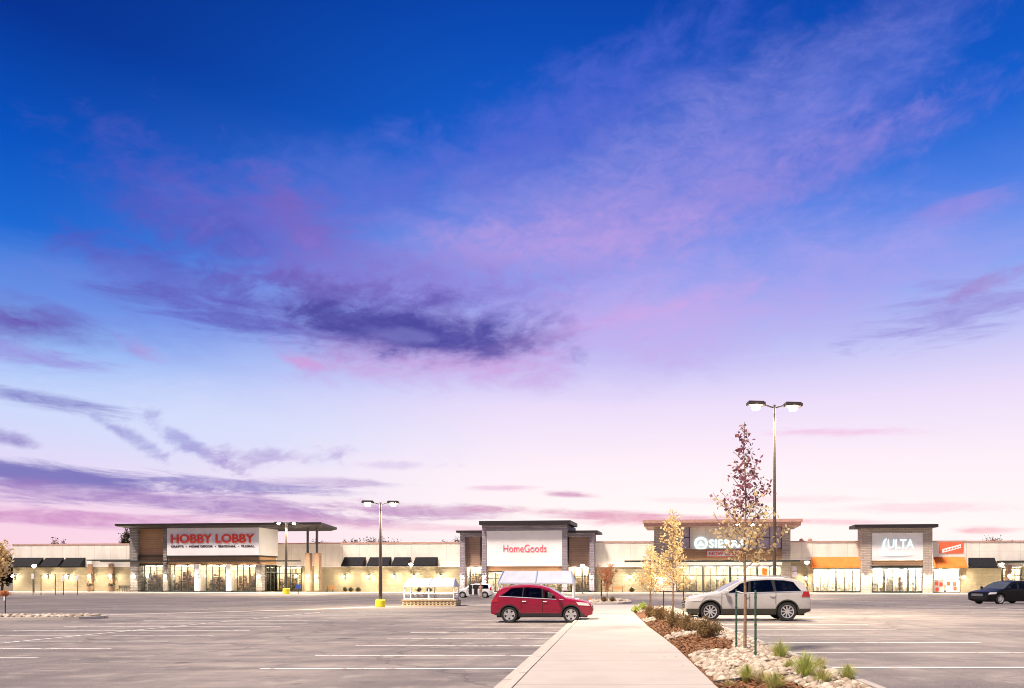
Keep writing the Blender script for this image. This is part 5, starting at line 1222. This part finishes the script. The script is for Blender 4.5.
post(601, 100, 578, 'bare thin post beyond the red crossover hood')

def planter(px, v, label):
    root = empty('barrel_planter', W(U(px,v), v, ZB)); tag(root, label, 'planter', 'round planters')
    mb = MB(); mb.lathe([(.3,0),(.42,.15),(.5,.5),(.48,.85),(.55,.9),(.55,1.0),(.45,1.0),(.43,.85)],18); mb.build('pot', M['terr'], root, smooth=True)
    mb = MB(); rnd = random.Random(int(px)); 
    for _ in range(260): leaf(mb, (rnd.gauss(0,.22),rnd.gauss(0,.22),.9+abs(rnd.gauss(0,.25))), .16, .05, rnd, 0, .6)
    mb.build('plant', M['leaf_dark'], root)
planter(90, -1.8, 'round planter before the brick pier nearer the awnings'); planter(111.3, -1.8, 'round planter before the brick pier nearer the tall entrance')
def bench(px, v, label, m, w_=1.8):
    root = empty('bench', W(U(px,v), v, ZB), ANG); tag(root, label, 'bench', 'benches before the shops')
    mb = MB()
    for k in range(4): mb.box(-w_/2,w_/2,-.4+k*.13,-.3+k*.13,.44,.48)
    mb.build('seat', M[m], root)
    mb = MB()
    for k in range(4): mb.box(-w_/2,w_/2,.14,.18,.55+k*.13,.65+k*.13)
    mb.build('backrest', M[m], root)
    for s_ in (-1,1): mb = MB(); x = s_*(w_/2-.15); mb.box(x-.03,x+.03,-.38,-.32,0,.44); mb.box(x-.03,x+.03,.1,.14,0,1.05); mb.box(x-.03,x+.03,-.32,.1,.38,.43); mb.build('leg', M['dsteel'], root)
bench(617.5, -2.2, 'orange wooden bench between the small orange tree and a wall lamp', 'benchw', 1.9)
bench(330.5, -2.0, 'orange brown bench right of the canopy posts', 'benchw', 1.4)
bench(121.5, -2.0, 'dark bench beside the stone pier of the tall entrance', 'dsteel', 1.3)
bench(127.8, -2.0, 'dark bench closest to the stone pier', 'dsteel', .9)
for i, (px, lb) in enumerate(((345,'low dark shrub under the first right hand awning'),(350.5,'low dark shrub beside the first right hand awning shrub'),(358,'low dark shrub under the gap of the awnings'),(419,'dark shrub seen through the cart shelter, left'),(429,'dark shrub seen through the cart shelter, right'),(632,'low dark shrub below the wall lamp left of the gold trees'))):
    wv_ = W(U(px,-1.6),-1.6,ZB); bush(px, wv_.y, 5.5, .75, lb, [M['leaf_dark']], 80+i, 420, .16, x=wv_.x, z=ZB, group='low shrubs at the shop wall')
p = at(-4,92); bush(5, 92, 13, .8, 'low orange shrub at the left edge before the block wall', [M['leaf_orange']], 99, 900, .16, x=at(4,92).x, z=gh(0,92), group='orange shrubs')
def cone(px, Y, label):
    root = empty('traffic_cone', at(px, Y, zw(Y) if abs((px-XH)*Y/F) < 1.5 else None)); tag(root, label, 'traffic cone')
    mb = MB(); mb.box(-.2,.2,-.2,.2,0,.03); mb.build('base', M['coneo'], root)
    mb = MB(); mb.lathe([(.14,.031),(.025,.7),(.005,.71)],16); mb.build('cone', M['coneo'], root, smooth=True)
    mb = MB(); mb.lathe([(.088,.38),(.066,.52)],16); mb.build('stripe', M['white'], root)
cone(590.3, 57, 'orange traffic cone past the red crossover hood')
